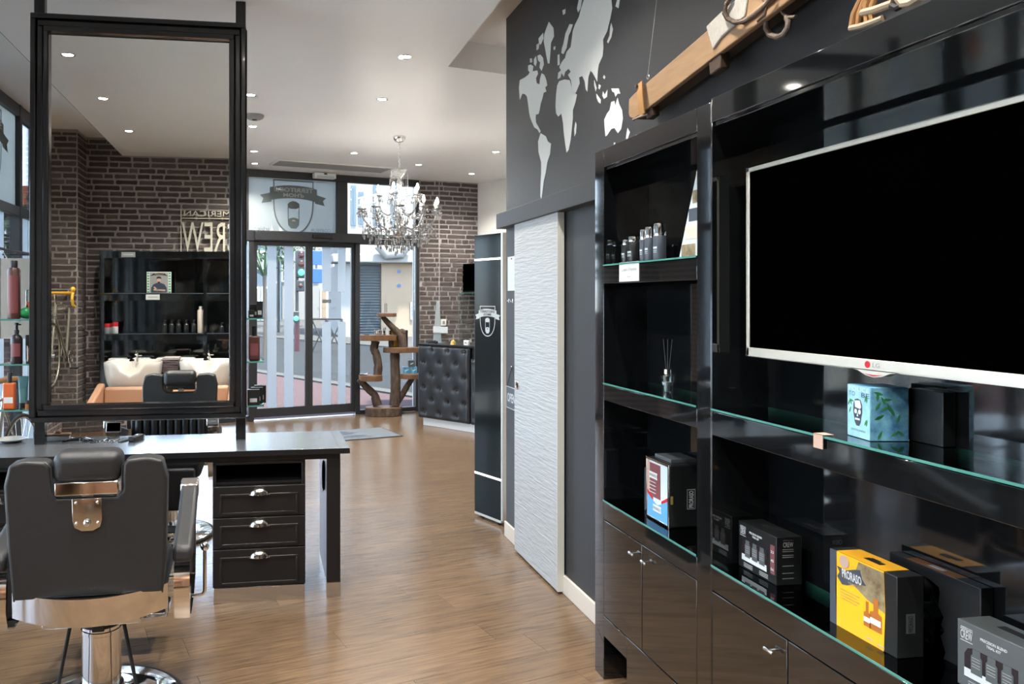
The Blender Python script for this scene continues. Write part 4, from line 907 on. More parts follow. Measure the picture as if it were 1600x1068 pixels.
def drawer_unit(x0, x1, label):
    t = thing('drawer_unit', label, 'drawer unit', ((x0 + x1) / 2, 4.2, 0), group='drawer units under the station')
    y0, y1 = 4.014, 4.44; fy = 3.978
    B().box(x0, x0 + .018, y0 - .018, y1, .078, .715).build('side_panel', 'blacksat', t, bev=.0015, world=True); B().box(x1 - .018, x1, y0 - .018, y1, .078, .715).build('side_panel', 'blacksat', t, bev=.0015, world=True)
    B().box(x0 + .018, x1 - .018, y1 - .01, y1, .078, .715).build('back_panel', 'blacksat', t, world=True); B().box(x0 + .018, x1 - .018, y0 - .01, y1, .602, .615).build('shelf_board', 'blacksat', t, world=True)
    B().box(x0, x1, y0 - .018, y1, .705, .7195).build('top_board', 'blacksat', t, bev=.0015, world=True)
    for z0, z1 in ((.442, .598), (.281, .437), (.084, .276)):
        d = B().box(x0 + .002, x1 - .002, fy, y0 + .3, z0, z1).build('drawer', 'blacksat', t, bev=.003, world=True)
        fr_ = B(); a, b, c, e = x0 + .05, x1 - .05, z0 + .022, z1 - .05
        # raised rim round a sunk field
        for (p, q) in (((a - .012, c - .012), (b + .012, c)), ((a - .012, e), (b + .012, e + .012)), ((a - .012, c), (a, e)), ((b, c), (b + .012, e))): fr_.box(p[0], q[0], fy - .006, fy + .001, p[1], q[1])
        fr_.build('panel_moulding', 'blacksat', d, bev=.003, world=True)
        xm = (x0 + x1) / 2; cup = B(); n = 12; base = 0
        zc = z1 - .045
        for i in range(n + 1):
            th_ = math.pi * i / n
            for k in range(5):
                ph_ = math.pi / 2 * k / 4; cup.v.append(Vector((xm + .048 * math.cos(th_), fy - .026 * math.cos(ph_) * math.sin(th_) - .001, zc + .038 * math.sin(th_) * math.sin(ph_) * 1.0)))
        for i in range(n):
            for k in range(4): q = i * 5 + k; cup.f.append((q, q + 1, q + 6, q + 5))
        cup.tube([(xm - .052, fy - .004, zc), (xm, fy - .006, zc + .002), (xm + .052, fy - .004, zc)], .003, 6); cup.ring((xm, fy - .002, zc), (0, 1, 0), .048, .004, 16, 6, 0, math.pi) if False else None
        cup.build('cup_pull', 'brass', d, smooth=True, world=True)
    B().box(x0 + .004, x1 - .004, fy + .010, y1, 0, .078).build('plinth', 'steel', t, bev=.002, world=True); 
    return t
drawer_unit(-.255, .218, 'black three-drawer unit with cup pulls beside the station leg')
drawer_unit(-1.545, -1.072, 'black three-drawer unit mostly hidden behind the barber chair')

# big mirror on two ceiling-high posts
mr = thing('station_mirror', 'tall mirror in a black moulded frame on two posts', 'mirror', (-.65, 4.28, ZD))
x0, x1, z0, z1 = -1.207, -.093, .908, 3.058
def frame_ring(w0, w1, y0, y1):
    b = B()
    for (a0, a1, c0, c1) in ((x0 + w0, x1 - w0, z0 + w0, z0 + w1), (x0 + w0, x1 - w0, z1 - w1, z1 - w0), (x0 + w0, x0 + w1, z0 + w1, z1 - w1), (x1 - w1, x1 - w0, z0 + w1, z1 - w1)): b.box(a0, a1, y0, y1, c0, c1)
    return b
frame_ring(0, .026, 4.222, 4.285).build('outer_moulding', 'frameblk', mr, bev=.006, seg=3, world=True)
frame_ring(.026, .062, 4.236, 4.285).build('middle_moulding', 'frameblk', mr, bev=.010, seg=3, world=True)
frame_ring(.062, .090, 4.228, 4.285).build('inner_moulding', 'frameblk', mr, bev=.007, seg=3, world=True)
B().box(x0 + .085, x1 - .085, YM, YM + .005, z0 + .085, z1 - .085).build('mirror_glass', 'mirror', mr, world=True)
B().box(x0 + .02, x1 - .02, YM + .006, 4.30, z0 + .02, z1 - .02).build('back_board', 'frameblk', mr, world=True)
for xc in (-1.178, -.122):
    B().box(xc - .027, xc + .027, 4.286, 4.335, ZD + .001, ZC - .001).build('post', 'frameblk', mr, bev=.003, world=True)
sx = []
for zz in (1.452, 1.216, .975):
    for xa, xb in ((-1.365, -1.206), (-.094, .004)):
        g = B().box(xa, xb, 4.24, 4.40, zz - .008, zz).build('glass_shelf', 'shelfglass', mr, world=True)
        B().box(xa, xb, 4.2385, 4.24, zz - .008, zz).build('glass_edge', 'glassedge', g, world=True)
        xx = xa if xa < -1 else xb; B().box(min(xx, xx + (.0015 if xa > -1 else -.0015)), max(xx, xx + (.0015 if xa > -1 else -.0015)), 4.24, 4.40, zz - .008, zz).build('glass_edge', 'glassedge', g, world=True)

def bottle(name, label, cat, p, r, h, body, cap, kind='pump', group=None, flat_=1.0, lab=None):
    t = thing(name, label, cat, p, group=group)
    D = Matrix.Diagonal((1, flat_, 1, 1))
    if kind == 'can':
        B().lathe([(r * .95, 0), (r, .004), (r, h * .84), (r * .8, h * .88), (r * .45, h * .885)], n=20).xf(D).build('body', body, t, smooth=True); B().lathe([(r * .55, h * .88), (r * .55, h), (r * .5, h + .002), (0, h + .002)], n=16).build('cap', cap, t, smooth=True)
    elif kind == 'pump':
        B().lathe([(r * .94, 0), (r, .004), (r, h * .60), (r * .8, h * .68), (r * .36, h * .72), (r * .36, h * .74)], n=20).xf(D).build('body', body, t, smooth=True)
        B().lathe([(r * .42, h * .735), (r * .42, h * .82), (r * .25, h * .83), (r * .25, h * .93), (r * .33, h * .94), (r * .33, h), (0, h)], n=14).build('pump_head', cap, t, smooth=True)
        B().tube([(0, 0, h * .965), (r * .75, 0, h * .955)], r * .12, 8).build('nozzle', cap, t)
    elif kind == 'flat':
        b = B().box(-r, r, -r * flat_, r * flat_, 0, h * .72).build('body', body, t, bev=r * .3, seg=3); B().lathe([(r * .4, h * .72), (r * .4, h * .99), (r * .36, h), (0, h)], n=14).build('cap', cap, t, smooth=True)
    elif kind == 'jar':
        B().lathe([(r * .95, 0), (r, .003), (r, h * .62), (r * .9, h * .63)], n=20).build('body', body, t, smooth=True); B().lathe([(r * 1.02, h * .62), (r * 1.02, h * .98), (r, h), (0, h)], n=20).build('lid', cap, t, smooth=True)
    elif kind == 'tube':
        b = B(); n = 14
        for i in range(8):
            f = i / 7; rx = r * (.75 + .25 * f) ; ry = r * (.75 * (1 - f) + .03)
            for k in range(n): a = 2 * math.pi * k / n; b.v.append(Vector((rx * math.cos(a), ry * math.sin(a), h * (.16 + .84 * f))))
        for i in range(7):
            for k in range(n): q = i * n + k; q2 = i * n + (k + 1) % n; b.f.append((q, q2, q2 + n, q + n))
        b.f.append(tuple(range(7 * n, 8 * n))); b.build('body', body, t, smooth=True); B().lathe([(r * .78, 0), (r * .78, h * .17), (0, h * .17)], n=16).build('cap', cap, t, smooth=True)
    if lab:
        b = B(); rr = r * 1.008; z0_, z1_ = h * lab[1], h * lab[2]; pts = [(rr * math.cos(a), rr * flat_ * math.sin(a)) for a in [-math.pi / 2 - .9 + .3 * i for i in range(7)]]
        if kind == 'flat': pts = [(-r * .75, -r * flat_ * 1.006), (r * .75, -r * flat_ * 1.006)]
        b.add([(p_[0], p_[1], z0_) for p_ in pts] + [(p_[0], p_[1], z1_) for p_ in pts], [(i, i + 1, i + 1 + len(pts), i + len(pts)) for i in range(len(pts) - 1)]); b.build('label_print', lab[0], t)
    return t
ys_ = 4.29
bottle('spray_can', 'tall reddish brown spray can on the upper glass shelf', 'spray can', (-1.300, ys_ - .02, 1.4525), .033, .305, 'brownbot', 'ink', 'can', lab=('maroon', .1, .75))
bottle('tonic_bottle', 'clear bottle with green cap and orange label beside the spray can', 'bottle', (-1.236, ys_ + .06, 1.4525), .026, .215, 'clearglass', 'green', 'flat', flat_=.7, lab=('orange', .12, .42))
t = thing('bath_sponge', 'small green oval sponge lying by the spray can', 'sponge', (-1.245, 4.285, 1.4525)); B().ball((0, 0, .030), .034, .022, .030, 16, 10).build('sponge', 'green', t, smooth=True); B().tube([(0, .01, .058), (0, .02, .075), (0, .03, .06)], .002, 6).build('loop', 'rubber', t)
bottle('spray_bottle', 'dark plum spray bottle on the middle glass shelf', 'bottle', (-1.287, ys_ - .02, 1.2165), .030, .215, 'plum', 'ink', 'pump', lab=('maroon', .18, .5))
bottle('chrome_vial', 'slim chrome vial beside the dark plum spray bottle', 'bottle', (-1.234, ys_ + .0, 1.2165), .014, .15, 'chrome', 'ink', 'jar')
bottle('pump_bottle', 'orange pump bottle with black top on the lowest glass shelf', 'bottle', (-1.322, ys_ - .02, .9755), .030, .195, 'orange', 'ink', 'flat', flat_=.7, lab=('paper', .18, .34))
bottle('cream_tube', 'teal cream tube standing on its cap beside the orange bottle', 'tube', (-1.268, ys_ + .03, .9755), .027, .17, 'teal', 'ink', 'tube')
bottle('wax_jar', 'small amber wax jar with black lid behind the mirror edge', 'jar', (-1.228, ys_ - .02, .9755), .017, .045, 'amber', 'ink', 'jar')
def cbox(name, label, p, w, d, h, m, group=None):
    t = thing(name, label, 'box', p, group=group); B().box(-w / 2, w / 2, -d / 2, d / 2, 0, h).build('carton', m, t, bev=.0012)
    flat('label_print', [rect(-.3 * w, .2 * h, .3 * w, .45 * h)], (0, -d / 2 - .0002, 0), UX, UZ, 'greypaint', t, world=False); return t
cbox('product_box', 'square black product box on the upper shelf beside the mirror', (-.046, 4.33, 1.4525), .055, .05, .075, 'cartonblk'); cbox('product_box', 'small black product box set before the square one', (-.062, 4.265, 1.4525), .034, .035, .042, 'cartonblk')
cbox('product_box', 'slim black product box beside the square one on the shelf', (-.018, 4.268, 1.4525), .034, .035, .092, 'cartonblk')
bottle('after_shave', 'brown square after-shave bottle with black stopper', 'bottle', (-.048, 4.30, 1.2165), .030, .19, 'brownbot', 'ink', 'flat', flat_=.8, lab=('maroon', .15, .5))
for k, s_ in enumerate(('frontmost of three black cartons on the lowest mirror shelf', 'middle one of three black cartons on the lowest mirror shelf', 'rearmost of three black cartons on the lowest mirror shelf')):
    cbox('wax_carton', s_, (-.052 + .018 * k, 4.262 + .047 * k, .9755), .066, .042, .085 + .006 * k, 'cartonblk', group='black cartons on the lowest mirror shelf')

# tools on the worktop
def zpos(x, y): return onZ(x, y, ZD)
p = zpos(90, 688); t = thing('neck_brush', 'neck brush with pale bristles and wooden back', 'brush', tuple(p), .1)
B().box(-.065, .065, -.022, .022, 0, .028).build('bristles', 'paper', t, bev=.006); B().box(-.07, .07, -.024, .024, .028, .040).build('brush_back', 'wood', t, bev=.005); B().ball((0, 0, .046), .02, .015, .012).build('grip', 'wood', t, smooth=True)
def scissors(x, y, rot, label):
    t = thing('scissors', label, 'scissors', tuple(zpos(x, y)), rot, 'scissors laid out on the worktop')
    for s_ in (-1, 1):
        a = .16 * s_
        b = B().prism([(-.004, 0), (.004, 0), (.0015, .085), (-.0005, .088)], (0, 0, .002 + .002 * (s_ > 0)), UX, UY, .002).xf(Matrix.Rotation(a, 4, 'Z')); bl = b.build('blade', 'chrome', t)
        h = B(); h.tube([(0, 0, .004), (.006 * s_, -.03, .004), (.010 * s_, -.05, .004)], .0028, 8); h.ring((.018 * s_, -.064, .004), (0, 0, 1), .015, .0028, 16, 6); h.build('handle', 'chrome' if rot < 0 else 'ink', t, smooth=True)
    B().lathe([(.005, 0), (.005, .008), (0, .009)], n=10).build('pivot', 'steel', t)
scissors(125, 687, .9, 'black-handled scissors beside the neck brush'); scissors(145, 687, .5, 'black-handled scissors between the two outer pairs'); scissors(167, 687, -.4, 'chrome scissors beside the small screen'); scissors(186, 687, -.7, 'chrome scissors beside the flat comb')
p = zpos(113, 688); t = thing('straight_razor', 'black folded razor between brush and scissors', 'razor', tuple(p), -.9); B().box(-.008, .008, -.06, .06, 0, .010).build('handle', 'ink', t, bev=.003); B().box(-.006, .006, -.055, .05, .010, .013).build('blade', 'chrome', t)
p = zpos(202, 687); t = thing('flat_comb', 'dark flat comb lying beside the clipper', 'comb', tuple(p), -.5); B().box(-.012, -.004, -.08, .08, 0, .006).build('spine', 'ink', t, bev=.002)
for k in range(20): B().box(-.004, .012, -.078 + k * .0082, -.074 + k * .0082, .001, .005).build('tooth', 'ink', t)
p = zpos(214, 687); t = thing('hair_clipper', 'small black hair clipper at the end of the tool row', 'clipper', tuple(p), -.3); B().box(-.02, .02, -.07, .05, 0, .028).build('body', 'ink', t, bev=.008, seg=3); B().box(-.017, .017, .05, .062, .004, .020).build('cutter', 'chrome', t); B().box(-.006, .006, -.02, .01, .028, .032).build('switch', 'steel', t, bev=.002)
p = zpos(177, 676); t = thing('small_screen', 'small tablet screen on a stand at the back of the worktop', 'tablet', tuple(p))
lm = Matrix.Rotation(R(-15), 4, 'X'); B().box(-.042, .042, 0, .008, .004, .062).xf(lm).build('case', 'silver', t, bev=.003); B().box(-.038, .038, -.0008, 0, .010, .058).xf(lm).build('screen', 'screen', t); B().box(-.03, .03, .0, .05, 0, .004).build('foot', 'silver', t)
t = thing('white_bowl', 'shallow white shaving bowl near the mirror post', 'bowl', tuple(onZ(18, 690, ZD))); B().lathe([(.03, 0), (.05, .004), (.075, .018), (.076, .020), (.048, .008), (0, .006)], n=24).build('bowl', 'whitegloss', t, smooth=True); B().ring((0, 0, .019), (0, 0, 1), .0755, .0015, 24, 6).build('rim', 'paper', t)

# ================================================================== BARBER CHAIRS
def rbox(x0, x1, y0, y1, z0, z1): return B().box(x0, x1, y0, y1, z0, z1)
def barber_chair(label, loc, rot, ribbed=False):
    t = thing('barber_chair', label, 'barber chair', loc, rot, 'barber chairs at the station')
    pl = B().lathe([(.300, 0), (.300, .014), (.288, .026), (.20, .040), (.12, .052), (.088, .068), (.08, .10), (.078, .10), (0, .10)], n=48).build('base_plate', 'chrome', t, smooth=True)
    B().ring((0, 0, .012), (0, 0, 1), .302, .011, 48, 8).build('rubber_rim', 'rubber', pl, smooth=True)
    cl = B().lathe([(.072, .06), (.072, .30), (.0745, .302), (.0745, .315), (.070, .317), (.070, .44)], n=32).build('column', 'chrome', t, smooth=True)
    B().ring((0, 0, .335), (0, 0, 1), .073, .005, 32, 6).build('hose', 'rubber', cl, smooth=True); B().box(-.022, .022, -.082, -.068, .325, .35).build('valve', 'rubber', cl, bev=.004)
    for s_ in (-1, 1): B().cyl((s_ * .155, -.10, .045), (s_ * .09, -.10, .385), .007, n=10).build('strut', 'rubber', t)
    B().box(-.17, .17, -.20, .22, .395, .425).build('under_frame', 'steel', t, bev=.006)
    B().box(-.245, .245, -.22, .28, .425, .55).build('seat', 'leather', t, bev=.04, seg=4)
    # curved chrome strip wrapping the rear of the seat
    b = B(); n = 16
    for i in range(n + 1):
        x = -.262 + .524 * i / n; y = -.285 + .075 * (x / .262) ** 2; dz = .020 * (1 - (x / .262) ** 2)
        for z, yy in ((.450 - dz, y), (.540 - dz * .6, y - .006), (.540 - dz * .6, y + .008), (.450 - dz, y + .010)): b.v.append(Vector((x, yy, z)))
    for i in range(n):
        for k in range(4): q = 4 * i + k; q2 = 4 * i + (k + 1) % 4; b.f.append((q, q2, q2 + 4, q + 4))
    b.f += [(3, 2, 1, 0), (4 * n, 4 * n + 1, 4 * n + 2, 4 * n + 3)]
    b.build('chrome_band', 'chrome', t, smooth=True)
    # backrest: padded slab with a notch for the headrest, leaning back
    lean = lambda v: Vector((v.x * .93, v.y + .055 - (v.z - .5) * .10, v.z))
    out = [(-.268, .525), (-.28, .70), (-.287, .93), (-.268, 1.000), (-.215, 1.012), (-.145, 1.006), (-.128, .99), (-.124, .90), (-.105, .878), (.105, .878), (.124, .90), (.128, .99), (.145, 1.006), (.215, 1.012), (.268, 1.000), (.287, .93), (.28, .70), (.268, .525)]
    b = B().prism(out, (0, -.225, 0), UX, UZ, .085); b.v = [lean(v) for v in b.v]
    bk = b.build('backrest', 'leather', t, bev=.028, seg=4)
    if ribbed:
        for k in range(9):
            x = -.22 + .055 * k; zt_ = .97 if abs(x) > .13 else .86
            q = B().tube([(x, -.225 + .012, .52), (x, -.225 + .012, zt_)], .027, 10); q.v = [lean(v) for v in q.v]; q.build('channel', 'leather', bk, smooth=True)
    b = B(); n = 14                                        # piping along the rear edge
    pp = [lean(Vector((x * .985, -.303, z * .995))) for x, z in out]; b.tube(pp, .0035, 6); b.build('piping', 'leather', bk, smooth=True)
    q = B().box(-.122, .122, -.315, -.185, .925, 1.035); q.v = [lean(v) for v in q.v]; hd = q.build('headrest', 'leather', t, bev=.035, seg=4)
    q = B().box(-.112, .112, -.318, -.300, .888, .934); q.v = [lean(v) for v in q.v]; q.build('headrest_plate', 'chrome', hd, bev=.004)
    q = B().box(-.02, .02, -.300, -.285, .85, .90); q.v = [lean(v) for v in q.v]; q.build('headrest_stem', 'steel', hd)
    br = [(-.052, .876), (.052, .876), (.052, .80), (.045, .775), (.02, .762), (-.02, .762), (-.045, .775), (-.052, .80)]
    b = B().prism(br, (0, -.311, 0), UX, UZ, .006); b.v = [lean(v) for v in b.v]; bp = b.build('bracket_plate', 'chrome', t, bev=.0015)
    for x, z in ((-.038, .862), (.038, .862), (-.038, .79), (.038, .79)):
        q = B().ball((x, -.319, z), .006, .004, .006, 10, 6); q.v = [lean(v) for v in q.v]; q.build('screw', 'steel', bp, smooth=True)
    q = B().ball((0, -.322, .79), .014, .010, .014, 14, 8); q.v = [lean(v) for v in q.v]; q.build('knob', 'chrome', bp, smooth=True)
    for s_ in (-1, 1):
        prof = [(-.235, .615), (-.225, .665), (-.19, .682), (.02, .725), (.20, .785), (.235, .79), (.24, .745), (.02, .665), (-.16, .61)]
        x0_ = .278 if s_ > 0 else -.348
        a = B().prism(prof, (x0_, 0, 0), UY, UZ, .07).build('armrest', 'leather', t, bev=.016, seg=3)
        B().prism([(.205, .735), (.205, .79), (.262, .808), (.266, .752)], (x0_ - .002, 0, 0), UY, UZ, .074).build('arm_cap', 'chrome', a, bev=.006)
        # chrome bow under the arm, closing down to the seat
        bw = B(); m_ = [(-.19, .62), (-.215, .56), (-.215, .47), (-.19, .40), (-.12, .375), (.10, .375), (.20, .42), (.24, .52), (.24, .72)]
        for i, (yy, zz) in enumerate(m_):
            for dx, dn in ((-.028, 0), (.028, 0), (.028, .010), (-.028, .010)):
                c = Vector((s_ * .31 + dx, yy * (1 - dn * 3), zz + (dn if zz < .5 else 0))); bw.v.append(c)
        for i in range(len(m_) - 1):
            for k in range(4): q_ = 4 * i + k; q2 = 4 * i + (k + 1) % 4; bw.f.append((q_, q2, q2 + 4, q_ + 4))
        bw.build('arm_bow', 'chrome', t, smooth=True)
        B().prism([(-.15, .42), (-.15, .60), (.20, .68), (.20, .46), (.08, .41)], (s_ * .295, 0, 0), UY, UZ, .012 * s_).build('side_panel', 'blacksat', t, bev=.004)
        B().cyl((s_ * .22, .05, .47), (s_ * .305, .05, .47), .012, n=12).build('side_pin', 'chrome', t, smooth=True)
    lv = B().tube([(.335, -.06, .43), (.375, -.06, .432), (.385, -.06, .445), (.385, -.05, .60)], .007, 10).build('recline_lever', 'chrome', t, smooth=True)
    B().ball((.385, -.05, .612), .017, n=14, m=10).build('lever_ball', 'chrome', lv, smooth=True)
    # leg pad and footrest
    q = B().box(-.21, .21, .27, .33, .24, .50); q.build('leg_pad', 'leather', t, bev=.02, seg=3)
    for s_ in (-1, 1): B().tube([(s_ * .20, .29, .42), (s_ * .20, .36, .25), (s_ * .20, .44, .17), (s_ * .20, .56, .19)], .010, 8).build('footrest_arm', 'chrome', t, smooth=True)
    fp = B().box(-.21, .21, .42, .58, .160, .180).build('footrest', 'chrome', t, bev=.005); 
    for k in range(5): B().box(-.19, .19, .435 + .028 * k, .448 + .028 * k, .180, .185).build('tread', 'rubber', fp)
    return t
barber_chair('black barber chair with its back turned, chrome band round the seat', (-.607, 3.03, 0), R(2))
barber_chair('black channel-stitched barber chair standing beyond the station', (-.63, 5.20, 0), R(180), True)

# ================================================================== RECEPTION
RP = Vector((1.900, 9.275, 0)); rdir = Vector((.488, -.658, 0)).normalized(); ra = math.atan2(rdir.y, rdir.x)
rc = thing('reception_counter', 'black tufted leather reception counter on a white plinth', 'counter', tuple(RP), ra)
B().box(.04, 1.60, .04, .55, 0, .10).build('plinth', 'white', rc, bev=.003); B().box(0, 1.62, .03, .56, .10, .985).build('carcass', 'blacksat', rc)
B().box(-.004, 1.63, -.015, .58, .985, 1.008).build('counter_top', 'blacksat', rc, bev=.003)
def tufted(x0, w, z0, h):
    b = B(); nx, nz = 56, 66; but = []
    rows = int(h / .145) 
    for r_ in range(rows):
        zz = .075 + r_ * .152
        xs = [.10 + .25 * k for k in range(4)] if r_ % 2 == 0 else [.225 + .25 * k for k in range(3)]
        but += [(x, zz) for x in xs if .03 < x < w - .03 and zz < h - .03]
    for j in range(nz + 1):
        for i in range(nx + 1):
            x, z = w * i / nx, h * j / nz; e = min(x, w - x, z, h - z)
            y = -.030 * min(1, (e / .03)) ** .5
            dm = sorted((math.hypot(x - p[0], (z - p[1])) for p in but))
            y += .026 * math.exp(-(dm[0] / .030) ** 2) + .008 * math.exp(-(dm[0] / .085) ** 2)
            dd = dm[1] - dm[0]
            b.v.append(Vector((x0 + x, y, z0 + z)))
    for j in range(nz):
        for i in range(nx): a = j * (nx + 1) + i; b.f.append((a, a + 1, a + nx + 2, a + nx + 1))
    o = b.build('tufted_panel', 'tuft', rc, smooth=True)
    for x, z in but: B().ball((x0 + x, -.006, z0 + z), .011, .006, .011, 10, 6).build('button', 'tuft', o, smooth=True)
tufted(0, .80, .10, .885); tufted(.815, .80, .10, .76)
def rl(x, y, z): return RP + rdir * x + Vector((-rdir.y, rdir.x, 0)) * y + UZ * z
ZT = 1.0085
t = thing('call_bell', 'small golden call bell on the reception counter', 'bell', tuple(rl(.50, .06, ZT)))
B().lathe([(.036, 0), (.036, .006), (.030, .010), (.028, .03), (.020, .048), (.010, .056), (0, .057)], n=20).build('dome', 'gold', t, smooth=True); B().lathe([(.004, .056), (.004, .068), (.009, .071), (.009, .077), (0, .079)], n=12).build('button', 'chrome', t, smooth=True)
t = thing('coiled_cable', 'bunch of coiled black cable on the reception counter', 'cable', tuple(rl(.13, .10, ZT)), ra)
b = B(); rg = random.Random(2); pth = [Vector((.07 * math.cos(k * .7) * (1 + .2 * math.sin(k)), .04 * math.sin(k * .7), .008 + .0022 * (k % 12))) for k in range(34)]; b.tube(pth, .0055, 6); b.build('cord', 'rubber', t, smooth=True); B().box(.05, .09, -.015, .015, 0, .03).build('plug', 'rubber', t, bev=.006)
t = thing('counter_screen', 'clear glass screen standing on the reception counter', 'glass screen', tuple(rl(.85, .50, ZT)), ra)
B().box(-.62, .62, 0, .006, .02, .62).build('pane', 'clearglass', t); B().box(-.62, .62, -.0008, .0068, .616, .622).build('top_edge', 'glassedge', t)
for x in (-.45, .45): B().box(x - .02, x + .02, -.012, .018, 0, .05).build('clamp', 'chrome', t, bev=.003)
t = thing('card_rack', 'black stepped rack holding white price cards on the counter', 'card rack', tuple(rl(.93, .12, ZT + .004)), ra + .5)
lm = Matrix.Rotation(R(-14), 4, 'X'); B().box(-.11, .11, .0, .012, 0, .52).xf(lm).build('back_plate', 'ink', t, bev=.002); B().box(-.11, .11, -.03, .14, 0, .008).build('foot', 'ink', t)
for k in range(4): B().box(-.095, -.005 + .02 * (k % 2), -.006, -.002, .05 + .12 * k, .105 + .12 * k).xf(lm).build('card', 'paper', t)
t = thing('card_holder', 'small white card holder beside the golden bell', 'card holder', tuple(rl(.70, .05, ZT)), ra); B().box(-.035, .035, 0, .03, 0, .06).build('holder', 'white', t, bev=.004); flat('print', [rect(-.02, .02, .015, .04)], (0, -.0003, 0), UX, UZ, 'greypaint', t, world=False)
t = thing('acrylic_stand', 'pale tapering acrylic stand at the street end of the counter', 'stand', tuple(rl(.05, .30, ZT)), ra)
B().prism([(-.07, 0), (.07, 0), (.035, .52), (-.012, .52)], (0, 0, 0), UX, UZ, .006).build('panel', 'frost', t, bev=.002); B().box(-.09, .09, -.05, .05, 0, .006).build('foot', 'stripe', t)
for x in (.085, -.03): B().box(x - .02, x + .10, -.024, -.02, .12, .20).build('leaflet', 'paper', t)
for k, z in enumerate((1.225, 1.115)):
    t = thing('wall_socket', ('white light switch plate on the brick column', 'grey socket plate below the switch on the brick column')[k], 'switch', tuple(P_B + FD * .06 - FN * .012 + UZ * z), PHI)
    B().box(-.042, .042, -.010, .004, -.045, .045).build('plate', 'white' if k == 0 else 'greypaint', t, bev=.004); B().box(-.018, .018, -.014, -.010, -.022, .022).build('rocker', 'greypaint' if k == 0 else 'ink', t, bev=.002)
t = thing('wall_monitor', 'black monitor on a wall arm behind the reception counter', 'monitor', tuple(P_C + (P_D - P_C).normalized() * .42 + Vector((-.20, -.12, 1.85))), math.atan2((P_D - P_C).y, (P_D - P_C).x))
B().box(-.62, .42, 0, .05, -.20, .20).build('case', 'ink', t, bev=.006); B().box(-.61, .41, -.002, 0, -.185, .19).build('screen', 'screen', t); B().box(-.03, .03, .05, .235, -.03, .03).build('arm', 'alu', t)

# ================================================================== TREE-TRUNK DISPLAY
TY = 10.10
def tp(x, y): p = onY(x, y, TY); return p
tr = thing('trunk_display', 'display stand of bark-covered branches carrying wooden slabs', 'display stand', (1.62, TY, 0))
def blob(cx, cy, rx, ry, n=22, seed=1, am=.10):
    rg = random.Random(seed); ph_ = [rg.uniform(0, 6.28) for _ in range(4)]
    return [(cx + rx * math.cos(a) * (1 + am * sum(math.sin((k + 2) * a + ph_[k]) for k in range(3)) / 2), cy + ry * math.sin(a) * (1 + am * sum(math.sin((k + 2) * a + ph_[k]) for k in range(3)) / 2)) for a in [2 * math.pi * i / n for i in range(n)]]
def slab(name, x0, x1, ytop, ybot, ry, seed, zfix=None):
    a, b = tp(x0, ytop), tp(x1, ybot); z1 = a.z if zfix is None else zfix[1]; z0 = b.z if zfix is None else zfix[0]
    o = B().prism(blob((a.x + b.x) / 2, TY, abs(b.x - a.x) / 2, ry, seed=seed), (0, 0, z0), UX, UY, z1 - z0).build(name, 'slabwood', tr, bev=.004, world=True)
    return z1, o
slab('base_slab', 572, 629, 632, 646, .155, 1, (.105, .116)); a, b_ = tp(572, 632), tp(629, 646); B().prism(blob((a.x + b_.x) / 2, TY, abs(b_.x - a.x) / 2 * 1.02, .158, n=30, seed=1, am=.11), (0, 0, .001), UX, UY, .104).build('base_bark', 'bark', tr, bev=.006, world=True)
z_top, _ = slab('shelf_slab', 589, 619.5, 489, 494.5, .10, 2); z_ml, _ = slab('shelf_slab', 564.5, 617, 523, 531.5, .13, 3); z_mr, _ = slab('shelf_slab', 600, 655, 542.5, 550, .13, 4)
z_ll, _ = slab('shelf_slab', 560, 598.5, 585.5, 594, .13, 5); z_lr, _ = slab('shelf_slab', 622, 662, 583.5, 590.5, .13, 6)
def trunk(px, rs, dy=0):
    pts = [tp(*p) + Vector((0, dy, 0)) for p in px]
    # resample for knots
    P2, R2 = [], []; rg = random.Random(len(px) + int(px[0][0]))
    for i in range(len(pts) - 1):
        for k in range(4): f = k / 4; P2.append(pts[i].lerp(pts[i + 1], f)); R2.append((rs[i] * (1 - f) + rs[i + 1] * f) * rg.uniform(.92, 1.1))
    P2.append(pts[-1]); R2.append(rs[-1]); return B().tube(P2, R2, 12).build('branch', 'bark', tr, smooth=True, world=True)
trunk([(590, 586), (591, 570), (588, 553), (584, 545), (587, 532)], [.058, .060, .056, .052, .060])
trunk([(561, 592), (574, 606), (585, 616), (590, 633)], [.040, .048, .052, .062])
trunk([(616, 633), (618, 612), (618, 590), (617, 570), (617, 550)], [.075, .068, .062, .066, .062])
trunk([(597, 494), (608, 506), (618, 516), (627, 525), (630, 543)], [.030, .040, .045, .062, .060])
trunk([(645, 590), (637, 602), (629, 616), (622, 628)], [.036, .040, .044, .040], .01)
trunk([(611, 531), (611, 543)], [.034, .034]); 
B().ball(tp(628, 519) , .055, .05, .05, 12, 8).build('knot', 'bark', tr, smooth=True, world=True)
def setp(px, z, dy=0): p = tp(px, 500); return (p.x, TY + dy, z + .0005)
t = thing('incense_holder', 'tiny holder with two upright sticks on the highest slab', 'holder', setp(603, z_top)); B().lathe([(.03, 0), (.03, .008), (.012, .012), (0, .012)], n=16).build('dish', 'greypaint', t, smooth=True)
for x in (-.012, .010): B().cyl((x, 0, .008), (x, 0, .13), .004, n=8).build('stick', 'ink', t)
t = thing('shaving_bowl', 'small dark metal shaving bowl on the wide slab', 'bowl', setp(591, z_ml)); B().lathe([(.03, 0), (.046, .006), (.05, .05), (.052, .062), (.046, .06), (.040, .012), (0, .010)], n=20).build('bowl', 'steel', t, smooth=True); B().ring((0, 0, .062), (0, 0, 1), .05, .003, 20, 6).build('rim', 'brass', t)
